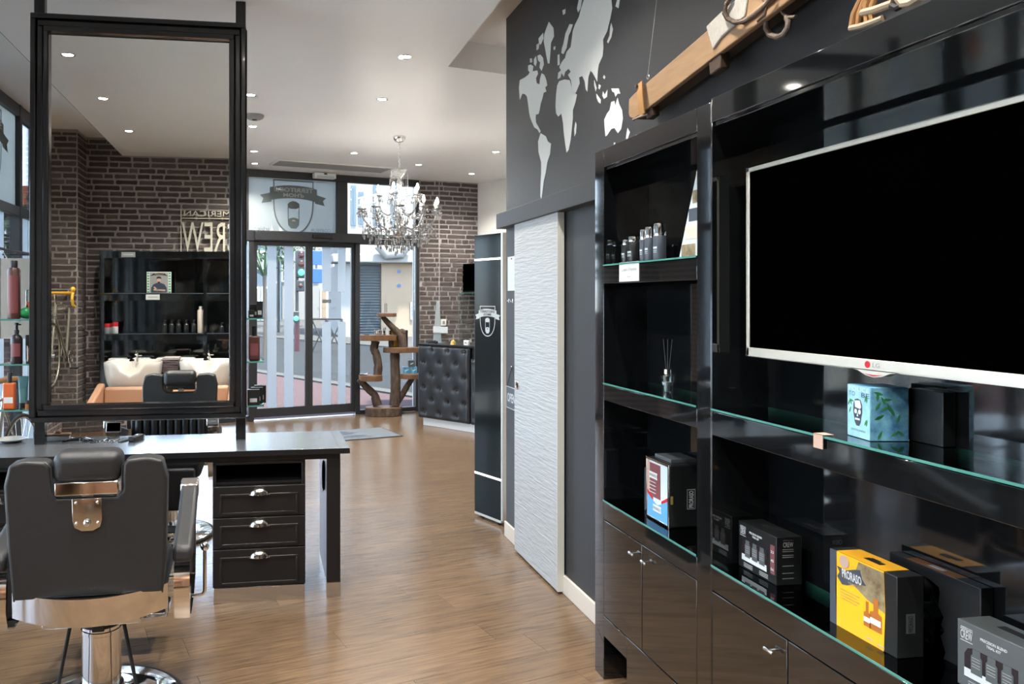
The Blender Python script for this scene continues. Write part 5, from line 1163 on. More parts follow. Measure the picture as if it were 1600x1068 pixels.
t = thing('shaving_brush', 'upright shaving brush beside the metal bowl', 'brush', setp(600, z_ml, -.02)); B().lathe([(.018, 0), (.020, .006), (.012, .025), (.018, .04), (.016, .05), (0, .05)], n=16).build('handle', 'ink', t, smooth=True); B().lathe([(.014, .05), (.024, .08), (.022, .096), (0, .104)], n=16).build('bristles', 'greypaint', t, smooth=True)
t = thing('open_razor', 'open razor lying on the wide slab', 'razor', setp(575, z_ml, -.03), .3); B().box(-.06, .01, -.008, .008, 0, .010).build('handle', 'ink', t, bev=.003); B().box(.01, .065, -.008, .008, .002, .006).build('blade', 'chrome', t)
t = thing('yellow_gift_box', 'dark gift box with yellow panel on the slab behind the branch', 'box', setp(624, z_mr, .085)); B().box(-.125, .125, -.035, .035, 0, .225).build('carton', 'cartonblk', t, bev=.002); flat('yellow_panel', [rect(-.10, .01, .01, .215)], (0, -.0354, 0), UX, UZ, 'yellow', t, world=False)
t = thing('metal_tray', 'small round metal tray with tongs on the low slab', 'tray', setp(568, z_ll)); B().lathe([(.04, 0), (.055, .012), (.056, .014), (.038, .004), (0, .004)], n=18).build('tray', 'steel', t, smooth=True); B().tube([(.03, 0, .016), (.06, 0, .028), (.10, .02, .012)], .004, 8).build('tongs', 'chrome', t, smooth=True)
for k, (px, z, l) in enumerate(((634, 0, 'blue patterned cube box at the open end of the low slab'), (646, 0, 'blue patterned cube box under the topmost one'), (642.5, .0905, 'topmost patterned cube box stacked on the low slab'))):
    t = thing('cube_box', l, 'box', setp(px, z_lr + z), group='cube boxes on the low slab'); B().box(-.044, .044, -.044, .044, 0, .09).build('carton', 'camo' if k < 2 else 'cartongry', t, bev=.002); flat('print', [leafpoly(0, .045, .03, .4)], (0, -.0443, 0), UX, UZ, 'pale', t, world=False)

# ================================================================== DOORMAT
mc = Vector((1.05, 8.72, 0)); t = thing('doormat', 'pale grey logo doormat before the sliding doors', 'doormat', tuple(mc), PHI + R(0))
B().box(-.46, .44, -.30, .30, 0.0005, .009).build('pile', 'mat', t, bev=.003); B().box(-.475, .455, -.315, .315, .0005, .006).build('rubber_edge', 'rubber', t)
flat('print', [[(-.30, .20), (-.10, .24), (.02, .05), (-.12, -.02)], rect(-.30, -.16, .08, -.10)], (0, 0, .0092), UX, UY, 'slategrad', t, world=False); text('lettering', "TERRITOIRE d'HOMME", (-.10, -.21, .0092), UX, UY, 'ink', t, w=.42, h=.06, world=False)

# ================================================================== CHANDELIER
ch = thing('chandelier', 'crystal chandelier with two tiers of candle bulbs', 'chandelier', (1.366, 7.636, ZC))
zc = lambda y: 1.56 + (466 - y) / 154.26 - ZC
B().lathe([(.065, 0), (.068, -.012), (.06, -.035), (.035, -.055), (.012, -.062), (0, -.062)], n=24).build('ceiling_rose', 'chrome', ch, smooth=True)
b = B()
for k in range(12): b.ring((0, 0, -.075 - .022 * k), (1, 0, 0) if k % 2 else (0, 1, 0), .010, .0022, 10, 5)
b.build('chain', 'chrome', ch, smooth=True)['kind'] = 'stuff'
B().cyl((0, 0, -.05), (0, 0, -.36), .004, n=8).build('cable', 'steel', ch)
B().lathe([(.02, zc(262)), (.085, zc(266)), (.088, zc(268)), (.05, zc(273)), (.02, zc(278)), (.034, zc(286)), (.02, zc(294)), (.012, zc(300)), (.03, zc(312)), (.014, zc(322)), (.020, zc(338)), (.055, zc(348)), (.078, zc(358)), (.055, zc(368)), (.02, zc(374)), (0, zc(378))], n=24).build('stem', 'crystal', ch, smooth=True)
drops = B(); beads = B()
def drop(p, s=1.0): drops.lathe([(0, -.050 * s), (.010 * s, -.034 * s), (.0065 * s, -.012 * s), (0, 0)], p, 6); beads.ball(Vector(p) + Vector((0, 0, .007)), .0055, n=6, m=4)
def tier(n, rad, zb, z0, off, r0=.03):
    for k in range(n):
        a = 2 * math.pi * k / n + off; c, s_ = math.cos(a), math.sin(a); P3 = lambda r, z: Vector((c * r, s_ * r, z))
        dz = zb - z0
        arm = B().tube([P3(r0, z0), P3(rad * .3, z0 - .035), P3(rad * .55, z0 - .055), P3(rad * .8, z0 - .025), P3(rad * .97, z0 + dz * .45), P3(rad, zb)], .0075, 8).build('arm', 'crystal', ch, smooth=True)
        B().lathe([(.012, -.004), (.042, .004), (.050, .014), (.046, .015), (.014, .004), (0, .004)], P3(rad, zb), 14).build('drip_dish', 'crystal', arm, smooth=True)
        B().lathe([(.011, .004), (.011, .055), (0, .055)], P3(rad, zb), 10).build('candle_sleeve', 'white', arm, smooth=True)
        B().lathe([(.008, .055), (.016, .075), (.015, .09), (.006, .118), (0, .126)], P3(rad, zb), 10).build('bulb', 'bulb', arm, smooth=True)
        for j in range(6):
            q = 2 * math.pi * j / 6; e = P3(rad, zb) + Vector((.046 * math.cos(q), .046 * math.sin(q), -.002)); drop(e - Vector((0, 0, .012)), .75)
        for r_, zz in ((rad * .55, z0 - .065), (rad * .8, z0 - .035)): drop(P3(r_, zz), 1.0); 
        for j in range(7):
            f = j / 6; beads.ball(P3(rad * (.12 + .8 * f), zb - .01 - .09 * math.sin(math.pi * f) + (1 - f) * .03), .006, n=6, m=4)
tier(10, .395, zc(330), zc(352), .15); tier(5, .215, zc(308), zc(328), .5)
for k in range(10):
    a = 2 * math.pi * k / 10
    for j in range(16):
        f = j / 15; r_ = .085 + .0 * f; beads.ball((r_ * math.cos(a) * (1 + .3 * f * (k % 2)), r_ * math.sin(a) * (1 + .3 * f * (k % 2)), zc(268) - .25 * f), .0055, n=6, m=4)
for rad, z, n in ((.30, zc(364), 24), (.22, zc(370), 18), (.13, zc(376), 12), (.37, zc(354), 28), (.06, zc(380), 6), (.33, zc(345), 20), (.24, zc(335), 18)):
    for k in range(n):
        a = 2 * math.pi * k / n; l = .02 + .05 * ((k * 7) % 5) / 4; e = Vector((rad * math.cos(a), rad * math.sin(a), z)); drop(e - Vector((0, 0, l)), 1.15)
        for j in range(int(l / .016) + 1): beads.ball(e - Vector((0, 0, .016 * j)), .005, n=6, m=4)
B().ring((0, 0, zc(364)), (0, 0, 1), .30, .004, 36, 5).build('hoop', 'chrome', ch); B().ring((0, 0, zc(372)), (0, 0, 1), .20, .004, 30, 5).build('hoop', 'chrome', ch)
o = drops.build('crystal_drops', 'crystal', ch); o['kind'] = 'stuff'; o = beads.build('crystal_beads', 'crystal', ch, smooth=True); o['kind'] = 'stuff'

# ================================================================== BACK OF THE SHOP (seen in the mirror)
def mir(x, y, yw): p = onY(x, y, 2 * YM - yw); return Vector((p.x, yw, p.z))
CF = -.34                                              # front of the black wall cabinet
wc = thing('wall_cabinet', 'wide gloss black cabinet with open shelves behind the basins', 'cabinet', (-.8, -.45, 0))
cx0, cx1, cz1 = -1.80, .30, 2.09
def W(b, n, m='gloss', bev=.0015): return b.build(n, m, wc, bev=bev, world=True)
W(B().box(cx0, cx1, YB + .016, YB + .026, .02, cz1), 'back_panel'); W(B().box(cx0, cx0 + .05, YB + .026, CF, 0, cz1), 'side_panel'); W(B().box(cx1 - .05, cx1, YB + .026, CF, 0, cz1), 'side_panel')
W(B().box(-.67, -.63, YB + .026, CF, 0, cz1 - .08), 'divider'); W(B().box(cx0 + .05, cx1 - .05, YB + .026, CF, cz1 - .08, cz1), 'header')
for a, b_ in ((cx0 + .05, -.67), (-.63, cx1 - .05)):
    for z, ap in ((1.62, .085), (1.168, .075), (.80, .05)):
        W(B().box(a, b_, CF - .02, CF, z - ap, z - .009), 'apron'); g = B().box(a, b_, YB + .03, CF + .004, z - .008, z).build('glass_shelf', 'shelfglass', wc, world=True); B().box(a, b_, CF + .004, CF + .0055, z - .008, z).build('glass_edge', 'slategrad', g, world=True)
    for k in range(2):
        p, q = a + (b_ - a) * k / 2, a + (b_ - a) * (k + 1) / 2; d = W(B().box(p + .002, q - .002, CF - .02, CF, .06, .745), 'door')
        B().cyl(((p + q) / 2, CF, .62), ((p + q) / 2, CF + .018, .62), .006, .008, 10).build('knob', 'chrome', d, smooth=True, world=True)
# shelf goods
sy = -.40
bottle('white_can', 'white aerosol with red cap on the cabinet shelf by the pier', 'can', (mir(180, 519, sy).x, sy, 1.1685), .033, .125, 'paper', 'red', 'jar')
bottle('grey_tub', 'grey tub with red lid at the end of the cabinet shelf', 'tub', (mir(167, 519, sy).x, sy, 1.1685), .036, .11, 'greypaint', 'red', 'jar'); bottle('grey_tub', 'clear-grey tub with red lid between the tub and the white aerosol', 'tub', (mir(173, 519, sy).x, sy - .08, 1.1685), .036, .11, 'pale', 'red', 'jar')
names = ('first from the white aerosol', 'second from the white aerosol', 'middle one', 'second from the tall cream aerosol', 'first from the tall cream aerosol')
for k, px in enumerate((257, 268, 279, 291, 302.5)): bottle('care_bottle', 'small black care bottle on the cabinet shelf, ' + names[k] + ' of five', 'bottle', (mir(px, 519, sy).x, sy, 1.1685), .029, .15, 'cartonblk', 'ink', 'pump', group='small black bottles on the cabinet shelf', lab=('greypaint', .12, .5))
bottle('cream_aerosol', 'tall cream aerosol with pale green cap on the cabinet shelf', 'can', (mir(313.5, 519, sy).x, sy, 1.1685), .036, .30, 'board', 'paper', 'can')
bottle('care_bottle', 'lone black care bottle past the cabinet divider', 'bottle', (mir(346, 519, sy).x, sy, 1.1685), .027, .115, 'cartonblk', 'ink', 'pump', lab=('paper', .2, .6))
t = thing('barber_poster', 'framed poster of a barber in a navy shirt with folded arms', 'poster', (-1.163, CF - .05, 1.6205))
Rm = (-1, 0, 0); fy_ = .012
B().box(-.135, .135, -.008, .010, 0, .24).build('frame', 'paper', t, bev=.003)
flat('striped_border', [rect(-.128 + .0, .005 + .03 * k, -.106, .020 + .03 * k) for k in range(8)] + [rect(.106, .005 + .03 * k, .128, .020 + .03 * k) for k in range(8)], (0, .0102, 0), Rm, UZ, 'green', t, world=False)['kind'] = 'stuff'
flat('picture_ground', [rect(-.10, .006, .10, .232)], (0, .0102, 0), Rm, UZ, 'greypaint', t, world=False)
flat('banner', [[(-.10, .19), (-.06, .222), (0, .228), (.06, .222), (.10, .19), (.06, .20), (0, .206), (-.06, .20)]], (0, .0112, 0), Rm, UZ, 'ink', t, world=False)
text('lettering', 'BARBER', (0, .0122, .216), Rm, UZ, 'gold', t, w=.10, h=.012, world=False)
flat('shirt_print', [[(-.085, .008), (-.085, .06), (-.06, .10), (-.02, .115), (.02, .115), (.06, .10), (.085, .06), (.085, .008)]], (0, .0115, 0), Rm, UZ, 'navy', t, world=False)
flat('arms_print', [[(-.07, .02), (.06, .03), (.06, .045), (-.07, .04)], [(.0, .03), (.05, .075), (.06, .065), (.02, .02)]], (0, .0124, 0), Rm, UZ, 'skin', t, world=False)
flat('head_print', [ell(0, .145, .024, .034, 14)], (0, .0124, 0), Rm, UZ, 'skin', t, world=False)
flat('hair_print', [[(-.025, .15), (-.026, .175), (-.01, .186), (.012, .186), (.026, .175), (.025, .15), (.018, .165), (-.018, .165)], [(-.016, .128), (.016, .128), (.01, .112), (-.01, .112)]], (0, .0133, 0), Rm, UZ, 'ink', t, world=False)
t = thing('shelf_notice', 'white notice card under the framed barber poster', 'card', (-1.225, CF + .002, 1.575)); B().box(-.075, .075, -.001, .001, -.03, .03).build('card', 'paper', t); flat('print', [rect(-.055, -.004, .055, .004)], (0, .0012, .0), Rm, UZ, 'greypaint', t, world=False)
t = thing('shelf_notice', 'pale notice card at the top of the black wall cabinet', 'card', (-1.49, CF + .002, 2.05)); B().box(-.075, .075, -.001, .001, -.028, .028).build('card', 'greypaint', t); flat('print', [rect(-.055, -.004, .055, .004)], (0, .0012, .0), Rm, UZ, 'paper', t, world=False)
# folded white towels low in the cabinet
for k, x in enumerate((-1.62, -1.36, -1.10, -.86)):
    t = thing('folded_towel', ('folded pale towel in the cabinet, nearest the pier', 'folded pale towel in the cabinet, second from the pier', 'folded pale towel in the cabinet, third from the pier', 'folded pale towel in the cabinet, beside the divider')[k], 'towel', (x, -.45, .8005), group='folded pale towels in the cabinet'); B().box(-.10, .10, -.09, .09, 0, .045).build('lower_fold', 'paper', t, bev=.018, seg=3); B().box(-.098, .095, -.088, .088, .046, .088).build('upper_fold', 'paper', t, bev=.018, seg=3)
# letters on the brick
sg_ = thing('brand_letters', 'cream metal letters reading AMERICAN CREW on the brick wall', 'sign', (-.6, YB + .02, 2.10))
text('letters', 'CREW', (-.598, YB + .022, 2.275), (-1, 0, 0), UZ, 'cream', sg_, w=.67, h=.345, thick=.02)
text('letters', 'AMERICAN', (-.598, YB + .022, 2.545), (-1, 0, 0), UZ, 'cream', sg_, w=.62, h=.065, thick=.012)
B().box(-.93, -.27, YB + .016, YB + .034, 2.485, 2.495).build('rule', 'cream', sg_, world=True); B().box(-.945, -.935, YB + .016, YB + .034, 2.10, 2.59).build('end_bar', 'cream', sg_, world=True)

# backwash basins and their chairs
def basin(xc, label, label2):
    t = thing('shampoo_basin', label, 'basin', (xc, .18, .60), group='shampoo basins')
    b = B(); n = 44
    def ringp(sc, z, notch):
        out = []
        for k in range(n):
            a = 2 * math.pi * k / n; c, s_ = math.cos(a), math.sin(a)
            x = .29 * sc * math.copysign(abs(c) ** .55, c); y = .27 * sc * math.copysign(abs(s_) ** .55, s_)
            nz = notch * .135 * math.exp(-(x / .115) ** 4) if s_ > .2 else 0
            out.append(Vector((x, y, z - nz)))
        return out
    rings = [ringp(.66, .0, 0), ringp(.80, .02, 0), ringp(.90, .09, .1), ringp(.96, .17, .45), ringp(.99, .25, .85), ringp(1.0, .292, 1), ringp(.985, .302, 1), ringp(.94, .302, 1), ringp(.90, .285, 1), ringp(.84, .19, .6), ringp(.68, .10, .1), ringp(.3, .08, 0)]
    for r_ in rings: b.v += r_
    for i in range(len(rings) - 1):
        for k in range(n): q, q2 = i * n + k, i * n + (k + 1) % n; b.f.append((q, q2, q2 + n, q + n))
    b.f.append(tuple(reversed(range(n)))); b.f.append(tuple(range((len(rings) - 1) * n, len(rings) * n)))
    b.build('bowl', 'whitegloss', t, smooth=True)
    tp_ = B().lathe([(.022, .28), (.022, .33), (.014, .335)], (0, -.20, 0), 14).build('tap_body', 'chrome', t, smooth=True)
    B().tube([(0, -.20, .33), (0, -.19, .375), (0, -.14, .385), (0, -.11, .36)], .010, 10).build('spout', 'chrome', tp_, smooth=True); B().tube([(.05, -.20, .345), (0, -.20, .345)], .006, 8).build('lever', 'chrome', tp_, smooth=True)
    hs = B().lathe([(.008, .0), (.010, .05), (.026, .075), (.028, .085), (0, .088)], n=14).xf(Matrix.Translation((-.02, -.02, .235)) @ Matrix.Rotation(R(-25), 4, 'X')).build('hand_shower', 'chrome', t, smooth=True)
    B().box(-.11, .11, -.16, .16, -.595, .01).build('pedestal', 'blacksat', t, bev=.01)
    B().lathe([(0, .082), (.022, .082), (.024, .078)], n=14).build('drain', 'chrome', t)
    c = thing('backwash_chair', label2, 'armchair', (xc, .78, 0), group='backwash chairs')
    B().box(-.235, .235, -.28, .30, .30, .44).build('seat', 'peach', c, bev=.03, seg=3)
    q = B().box(-.24, .24, -.31, -.22, .36, .665); q.v = [Vector((v.x, v.y - (v.z - .36) * .12, v.z)) for v in q.v]; q.build('backrest', 'peach', c, bev=.03, seg=3)
    B().tube([(-.05 + .1 * k / 8, -.31, .66 - .028 * math.sin(math.pi * k / 8)) for k in range(9)], .012, 8).build('neck_roll', 'peach', c, smooth=True)
    for s_ in (-1, 1): B().prism([(-.34, .06), (-.34, .70), (-.28, .70), (.26, .56), (.30, .52), (.30, .06)], (s_ * .24 if s_ > 0 else -.31, 0, 0), UY, UZ, .07).build('armrest', 'peach', c, bev=.02, seg=3)
    B().box(-.24, .24, -.26, .27, .06, .30).build('front_panel', 'peach', c, bev=.01)
    for s_ in (-1, 1):
        for yy in (-.28, .24): B().cyl((s_ * .27, yy, 0), (s_ * .27, yy, .062), .018, n=12).build('foot', 'chrome', c)
    return t
basin(-1.345, 'white ceramic shampoo basin beside the brick pier', 'peach leather backwash chair beside the brick pier'); basin(-.583, 'white ceramic shampoo basin past the stack of dark towels', 'peach leather backwash chair past the stack of dark towels')
t = thing('towel_pedestal', 'narrow black cabinet between the two shampoo basins', 'cabinet', (-.975, .05, 0)); B().box(-.072, .072, -.12, .12, 0, .695).build('body', 'gloss', t, bev=.002); B().box(-.064, .064, .12, .132, .08, .66).build('door', 'gloss', t, bev=.002)
for k in range(9):
    t = thing('rolled_towel', ('topmost mauve towel of the stack between the basins' if k == 8 else 'dark plum towel in the stack between the basins, number %s from the bottom' % ('one', 'two', 'three', 'four', 'five', 'six', 'seven', 'eight')[k]), 'towel', (-.975 + rng.uniform(-.004, .004), .05, .6955 + .0262 * k), rng.uniform(-.05, .05), 'towel stack between the basins')
    m_ = 'towellite' if k > 7 else 'towel'; B().box(-.086, .086, -.10, .10, .0005, .013).build('lower_fold', m_, t, bev=.006, seg=2); B().box(-.084, .086, -.10, .098, .0132, .0258).build('upper_fold', m_, t, bev=.006, seg=2)

# ---- bicycles
def bicycle(label, loc, rotz, barm, group=None, lean=0):
    t = thing('bicycle', label, 'bicycle', loc, rotz); t.rotation_euler = (0, lean, rotz) ; bpy_update(t)
    r = .335
    for y in (-.50, .50):
        wh = B().ring((0, y, r), (1, 0, 0), r - .012, .012, 44, 8).build('tyre', 'rubber', t, smooth=True); B().ring((0, y, r), (1, 0, 0), r - .030, .009, 44, 6).build('rim', 'bike_frame', wh, smooth=True); B().cyl((-.035, y, r), (.035, y, r), .018, n=12).build('hub', 'chrome', wh)
        sp = B()
        for k in range(20): a = 2 * math.pi * k / 20; sp.cyl((.02 * (-1) ** k, y, r), (0, y + (r - .03) * math.cos(a), r + (r - .03) * math.sin(a)), .0014, n=4)
        o = sp.build('spokes', 'chrome', wh); o['kind'] = 'stuff'
    A_, Bb, C_, D_ = Vector((0, -.08, .28)), Vector((0, -.22, .82)), Vector((0, .34, .84)), Vector((0, .37, .72))
    for p, q, rr in ((A_, Bb, .015), (Bb, C_, .014), (A_, D_, .017), (C_, D_, .019), (D_, Vector((0, .50, r)), .012), (A_, Vector((0, -.50, r)), .010), (Bb - Vector((0, 0, .06)), Vector((0, -.50, r)), .008)): B().cyl(p, q, rr, n=10).build('frame_tube', 'bike_frame', t, smooth=True)
    B().cyl(Bb, Bb + Vector((0, -.03, .12)), .012, n=10).build('seat_post', 'chrome', t); B().prism([(-.07, -.12), (.07, -.12), (.03, 0), (.018, .14), (-.018, .14), (-.03, 0)], (0, -.25, .94), UX, UY, .035).build('saddle', 'strap', t, bev=.012, seg=3)
    B().tube([C_, C_ + Vector((0, .02, .10)), C_ + Vector((0, .09, .12))], .011, 8).build('stem', 'chrome', t, smooth=True)
    h0 = C_ + Vector((0, .09, .12))
    for s_ in (-1, 1): B().tube([h0, h0 + Vector((s_ * .16, .0, 0)), h0 + Vector((s_ * .20, .04, 0)), h0 + Vector((s_ * .21, .11, -.01)), h0 + Vector((s_ * .21, .13, -.06)), h0 + Vector((s_ * .21, .10, -.12)), h0 + Vector((s_ * .21, .01, -.14))], .014, 10).build('drop_bar', barm, t, smooth=True)
    for s_ in (-1, 1): B().ball(h0 + Vector((s_ * .205, .07, .035)), .022, .045, .028, 12, 8).build('brake_hood', barm, t, smooth=True)
    B().ring((.045, -.08, .28), (1, 0, 0), .085, .006, 28, 6).build('chainring', 'chrome', t, smooth=True)
    for s_ in (-1, 1): cr = B().tube([(s_ * .05, -.08, .28), (s_ * .07, -.08 + s_ * .12, .28 - s_ * .11)], .009, 8).build('crank', 'chrome', t); B().box(s_ * .07 - .04 + s_ * .04, s_ * .07 + .04 + s_ * .04, -.08 + s_ * .12 - .03, -.08 + s_ * .12 + .03, .28 - s_ * .11 - .01, .28 - s_ * .11 + .01).build('pedal', 'rubber', cr, bev=.003)
    return t
bicycle('road bicycle with yellow drop bars hung high on the side wall', (-2.085, .02, .655), 0, 'bike_y')
t = thing('bicycle_bracket', 'steel wall bracket carrying the road bicycle', 'bracket', (XL, .02, 1.45)); B().box(0, .008, -.06, .06, -.10, .10).build('plate', 'steel', t, bev=.002); B().tube([(.008, -.04, -.02), (.215, -.04, -.0), (.225, -.04, .03)], .008, 8).build('arm', 'steel', t, smooth=True); B().tube([(.008, .05, -.02), (.215, .05, .0), (.225, .05, .03)], .008, 8).build('arm', 'steel', t, smooth=True)
bicycle('old chrome bicycle parked by the long street window', (-1.92, 5.75, 0), R(172), 'rawhide')
# hanging board on the rail across the window
t = thing('hanging_rail', 'thin dark rail across the long window', 'rail', (-2.03, 6.0, 1.95)); B().cyl((0, -1.2, 0), (0, 1.2, 0), .011, n=12).build('rod', 'alu', t, smooth=True)
for y in (-1.19, 1.19): B().cyl((0, y, 0), (-.255, y, 0), .009, n=10).build('bracket', 'alu', t)
t = thing('tool_board', 'beige board with a painted grey spanner hung before the window', 'sign board', (-1.80, 6.25, 1.25), 0)
B().box(-.205, .20, 0, .022, 0, .62).build('board', 'board', t, bev=.003); B().box(-.222, -.204, -.002, .024, 0, .62).build('edge_strip', 'alu', t)
flat('spanner_print', [[(-.10, .17), (-.13, .22), (-.11, .20), (-.08, .19), (-.06, .21), (-.07, .24), (-.03, .20), (.17, .28), (.19, .24), (-.03, .15), (-.06, .13), (-.10, .15)]], (0, -.0004, 0), UX, UZ, 'greypaint', t, world=False)
for x in (-.16,): B().tube([(x, .011, .62), (x - .02, .011, .66), (-.23, .011, .70)], .003, 6).build('hanger', 'steel', t, smooth=True)

# ================================================================== STREET
GZ = -.035
def ground(name, m, poly, z, label=None):
    o = struct(B().prism(poly, (0, 0, z - .3), UX, UY, .3).build(name, m)); return o
ground('pavement', 'pave', [(-60, -8), (-2.38, -8), (-2.38, P_L.y + .1), (P_A.x, P_A.y + .1), (2.2, 11.3), (6, 11), (45, 20), (45, 90), (-60, 90)], GZ)
struct(B().box(-16, -2.40, -8, 9.0, GZ - .1, GZ + .004).build('sidewalk_bounce', 'pavebounce'))  # pale paving added to throw daylight up at the ceiling
k0 = onZ(401, 580, GZ); k1 = onZ(529, 600, GZ); kd = (k1 - k0).normalized(); kn = Vector((-kd.y, kd.x, 0))
def strip(name, m, off0, off1, z, z0): 
    a = k0 - kd * 60; b = k1 + kd * 40; return struct(B().prism([(a + kn * off0).to_2d(), (b + kn * off0).to_2d(), (b + kn * off1).to_2d(), (a + kn * off1).to_2d()], (0, 0, z0), UX, UY, z - z0).build(name, m))
strip('kerb_near', 'kerb', -.16, .12, GZ + .03, GZ - .1); strip('road', 'asphalt', .12, 7.2, GZ + .012, GZ - .1); strip('kerb_far', 'kerb', 7.2, 7.45, GZ + .05, GZ - .1)
strip('sidewalk_far', 'kerb', 7.45, 22, GZ + .03, GZ - .1)
# corner building with louvred shutter
DB = 31.0
def fac(px, py): p = onY(px, py, DB); return p
cb_ = thing('corner_building', 'beige plastered corner building with grey louvred shutter across the road', 'building', (4.2, DB, 0))
xa, xb = fac(556, 466).x, fac(596, 466).x; xe = xb + 9
zl = fac(600, 411).z; zt = 13.0
B().box(xb, xe, DB, DB + 6, GZ, zl).build('wall', 'plaster', cb_, world=True); B().box(xa - .6, xe, DB - .05, DB + 6, zl + .35, zt).build('upper_wall', 'plasterw', cb_, world=True); B().box(xa - 1.0, xe + .2, DB - .5, DB + 1, zl, zl + .35).build('cornice', 'plasterw', cb_, world=True, bev=.05)
B().box(xa - .6, xa, DB, DB + 6, GZ, zl).build('pier', 'plasterw', cb_, world=True); B().box(xa, xb, DB + .25, DB + .3, GZ, zl).build('shutter_back', 'shutter', cb_, world=True)
n = 26
sl = B().box(-.5, .5, -.05, .05, -.012, .012).xf(Matrix.Rotation(R(38), 4, 'X')).mesh('slat'); sl.materials.append(M['shutter'])
for k in range(n):
    o = bpy.data.objects.new('slat', sl); COL.objects.link(o); o.parent = cb_; o.location = Vector(((xa + xb) / 2, DB + .15, .1 + (zl - .2) * k / (n - 1))) - Vector(cb_.location); o.scale = (xb - xa - .06, 1, 1)
B().tube([fac(588, 384) + Vector((0, -.7, 0)), fac(600, 399) + Vector((0, -.7, 0)), fac(622, 397) + Vector((0, -.7, 0)), fac(630, 384) + Vector((0, -.7, 0))], .22, 10).build('rolled_awning', 'plasterw', cb_, world=True, smooth=True)
for (x0_, y0_, x1_, y1_) in ((548, 290, 556, 352), (583, 288, 592, 352), (610, 290, 622, 350), (560, 300, 568, 350), (670, 300, 690, 350)):
    a, b_ = fac(x0_, y1_), fac(x1_, y0_); w_ = B().box(a.x, b_.x, DB - .09, DB - .05, a.z, b_.z).build('window', 'bluefac', cb_, world=True); B().box(a.x + .12, b_.x - .12, DB - .11, DB - .09, a.z + .1, b_.z - .1).build('pane', 'winglass' if x0_ > 600 else 'bluefac', w_, world=True)
a, b_ = fac(641, 499), fac(648, 472); q = B().box(a.x, b_.x, DB - .06, DB, a.z, b_.z).build('intercom', 'greypaint', cb_, world=True); 
for z in (.3, .5, .7): B().box(a.x + .05, b_.x - .05, DB - .08, DB - .06, a.z + z * (b_.z - a.z) - .04, a.z + z * (b_.z - a.z) + .04).build('button', 'winglass', q, world=True)
for yy in (424, 446): p = fac(623.5, yy); B().cyl(p + Vector((0, -.03, 0)), p, .07, n=14).build('wall_plaque', 'signblue', cb_, world=True)
for y0_, y1_ in ((316, 332), (326, 348)): B().tube([fac(540, y0_ + 14) + Vector((0, -4, 0)), fac(660, y0_ - 12) + Vector((0, -4, 0))], .03, 6).build('cable', 'greypaint', cb_, world=True)
# the buildings further down the street
def block(name, label, px0, px1, Yd, ytop, m, wins, extra=None, roof=None):
    a, b_ = onY(px0, 466, Yd), onY(px1, 466, Yd); zt_ = onY((px0 + px1) / 2, ytop, Yd).z
    t = thing(name, label, 'building', ((a.x + b_.x) / 2, Yd, 0)); B().box(a.x, b_.x, Yd, Yd + 8, GZ, zt_).build('wall', m, t, world=True)
    for x0_, y0_, x1_, y1_, mm in wins:
        p, q = onY(x0_, y1_, Yd), onY(x1_, y0_, Yd); w_ = B().box(p.x, q.x, Yd - .08, Yd, p.z, q.z).build('window', 'white', t, world=True); B().box(p.x + .1, q.x - .1, Yd - .1, Yd - .08, p.z + .1, q.z - .1).build('pane', mm, w_, world=True)
    if roof:
        zr = onY((px0 + px1) / 2, roof, Yd).z; B().prism([(a.x - .5, zt_), (b_.x + .5, zt_), ((b_.x + a.x) / 2 + (b_.x - a.x) * .2, zr), ((b_.x + a.x) / 2 - (b_.x - a.x) * .2, zr)], (0, Yd + 8.2, 0), UX, UZ, 8.6).build('roof', 'rooftile', t, world=True)
        c = onY(px0 + (px1 - px0) * .55, roof + 6, Yd); B().box(c.x - .5, c.x + .5, Yd + 2, Yd + 3.2, zr - 1.2, zr + .8).build('chimney', 'rooftile', t, world=True)
    return t
block('shop_building', 'pale blue shop building at the end of the street', 330, 440, 52, 330, 'bluefac', [(396, 392, 416, 420, 'plasterw'), (398, 448, 406, 500, 'plasterw'), (408, 448, 424, 500, 'winglass'), (402, 350, 412, 380, 'winglass'), (424, 440, 436, 500, 'winglass')])
block('white_building', 'tall white building beyond the traffic light', 441, 556, 58, 180, 'plasterw', [(440, 400, 455, 440, 'winglass'), (490, 400, 498, 440, 'winglass'), (520, 390, 530, 430, 'winglass'), (500, 450, 512, 505, 'plaster'), (524, 446, 536, 506, 'winglass'), (444, 300, 456, 340, 'winglass'), (480, 300, 492, 340, 'winglass')])
block('tiled_house', 'pale house with red tiled roof seen through the long window', -60, 190, 46, 330, 'plasterw', [(8, 350, 18, 390, 'winglass'), (30, 352, 42, 395, 'winglass'), (36, 420, 50, 480, 'bluefac'), (4, 420, 22, 480, 'winglass'), (80, 350, 95, 390, 'winglass')], roof=292)
def gp(px, py): return onZ(px, py, GZ)
# traffic light
p = gp(464, 549); t = thing('traffic_light', 'traffic light showing green on a pole with red base', 'traffic light', tuple(p)); d = p.length; sc = d / F * 1.0
zq = lambda y: HC + (HY - y) * (p.x * _S + p.y * _C) / F - GZ
B().cyl((0, 0, 0), (0, 0, zq(500)), .085, n=14).build('base_post', 'polered', t, smooth=True); B().cyl((0, 0, zq(500)), (0, 0, zq(392)), .05, n=12).build('pole', 'poleblk', t, smooth=True)
h_ = B().box(-.02, .26, -.16, .10, zq(434), zq(391)).build('signal_head', 'poleblk', t, bev=.03)
for yy, mm in ((398.5, 'sigred'), (412, 'sigamb'), (425.5, 'siggrn')):
    B().ball((.12, -.16, zq(yy)), .095, .03, .095, 14, 8).build('lamp', mm, h_, smooth=True); B().ring((.12, -.20, zq(yy)), (0, 1, 0), .105, .012, 16, 5, math.pi, 2 * math.pi).build('visor', 'poleblk', h_)
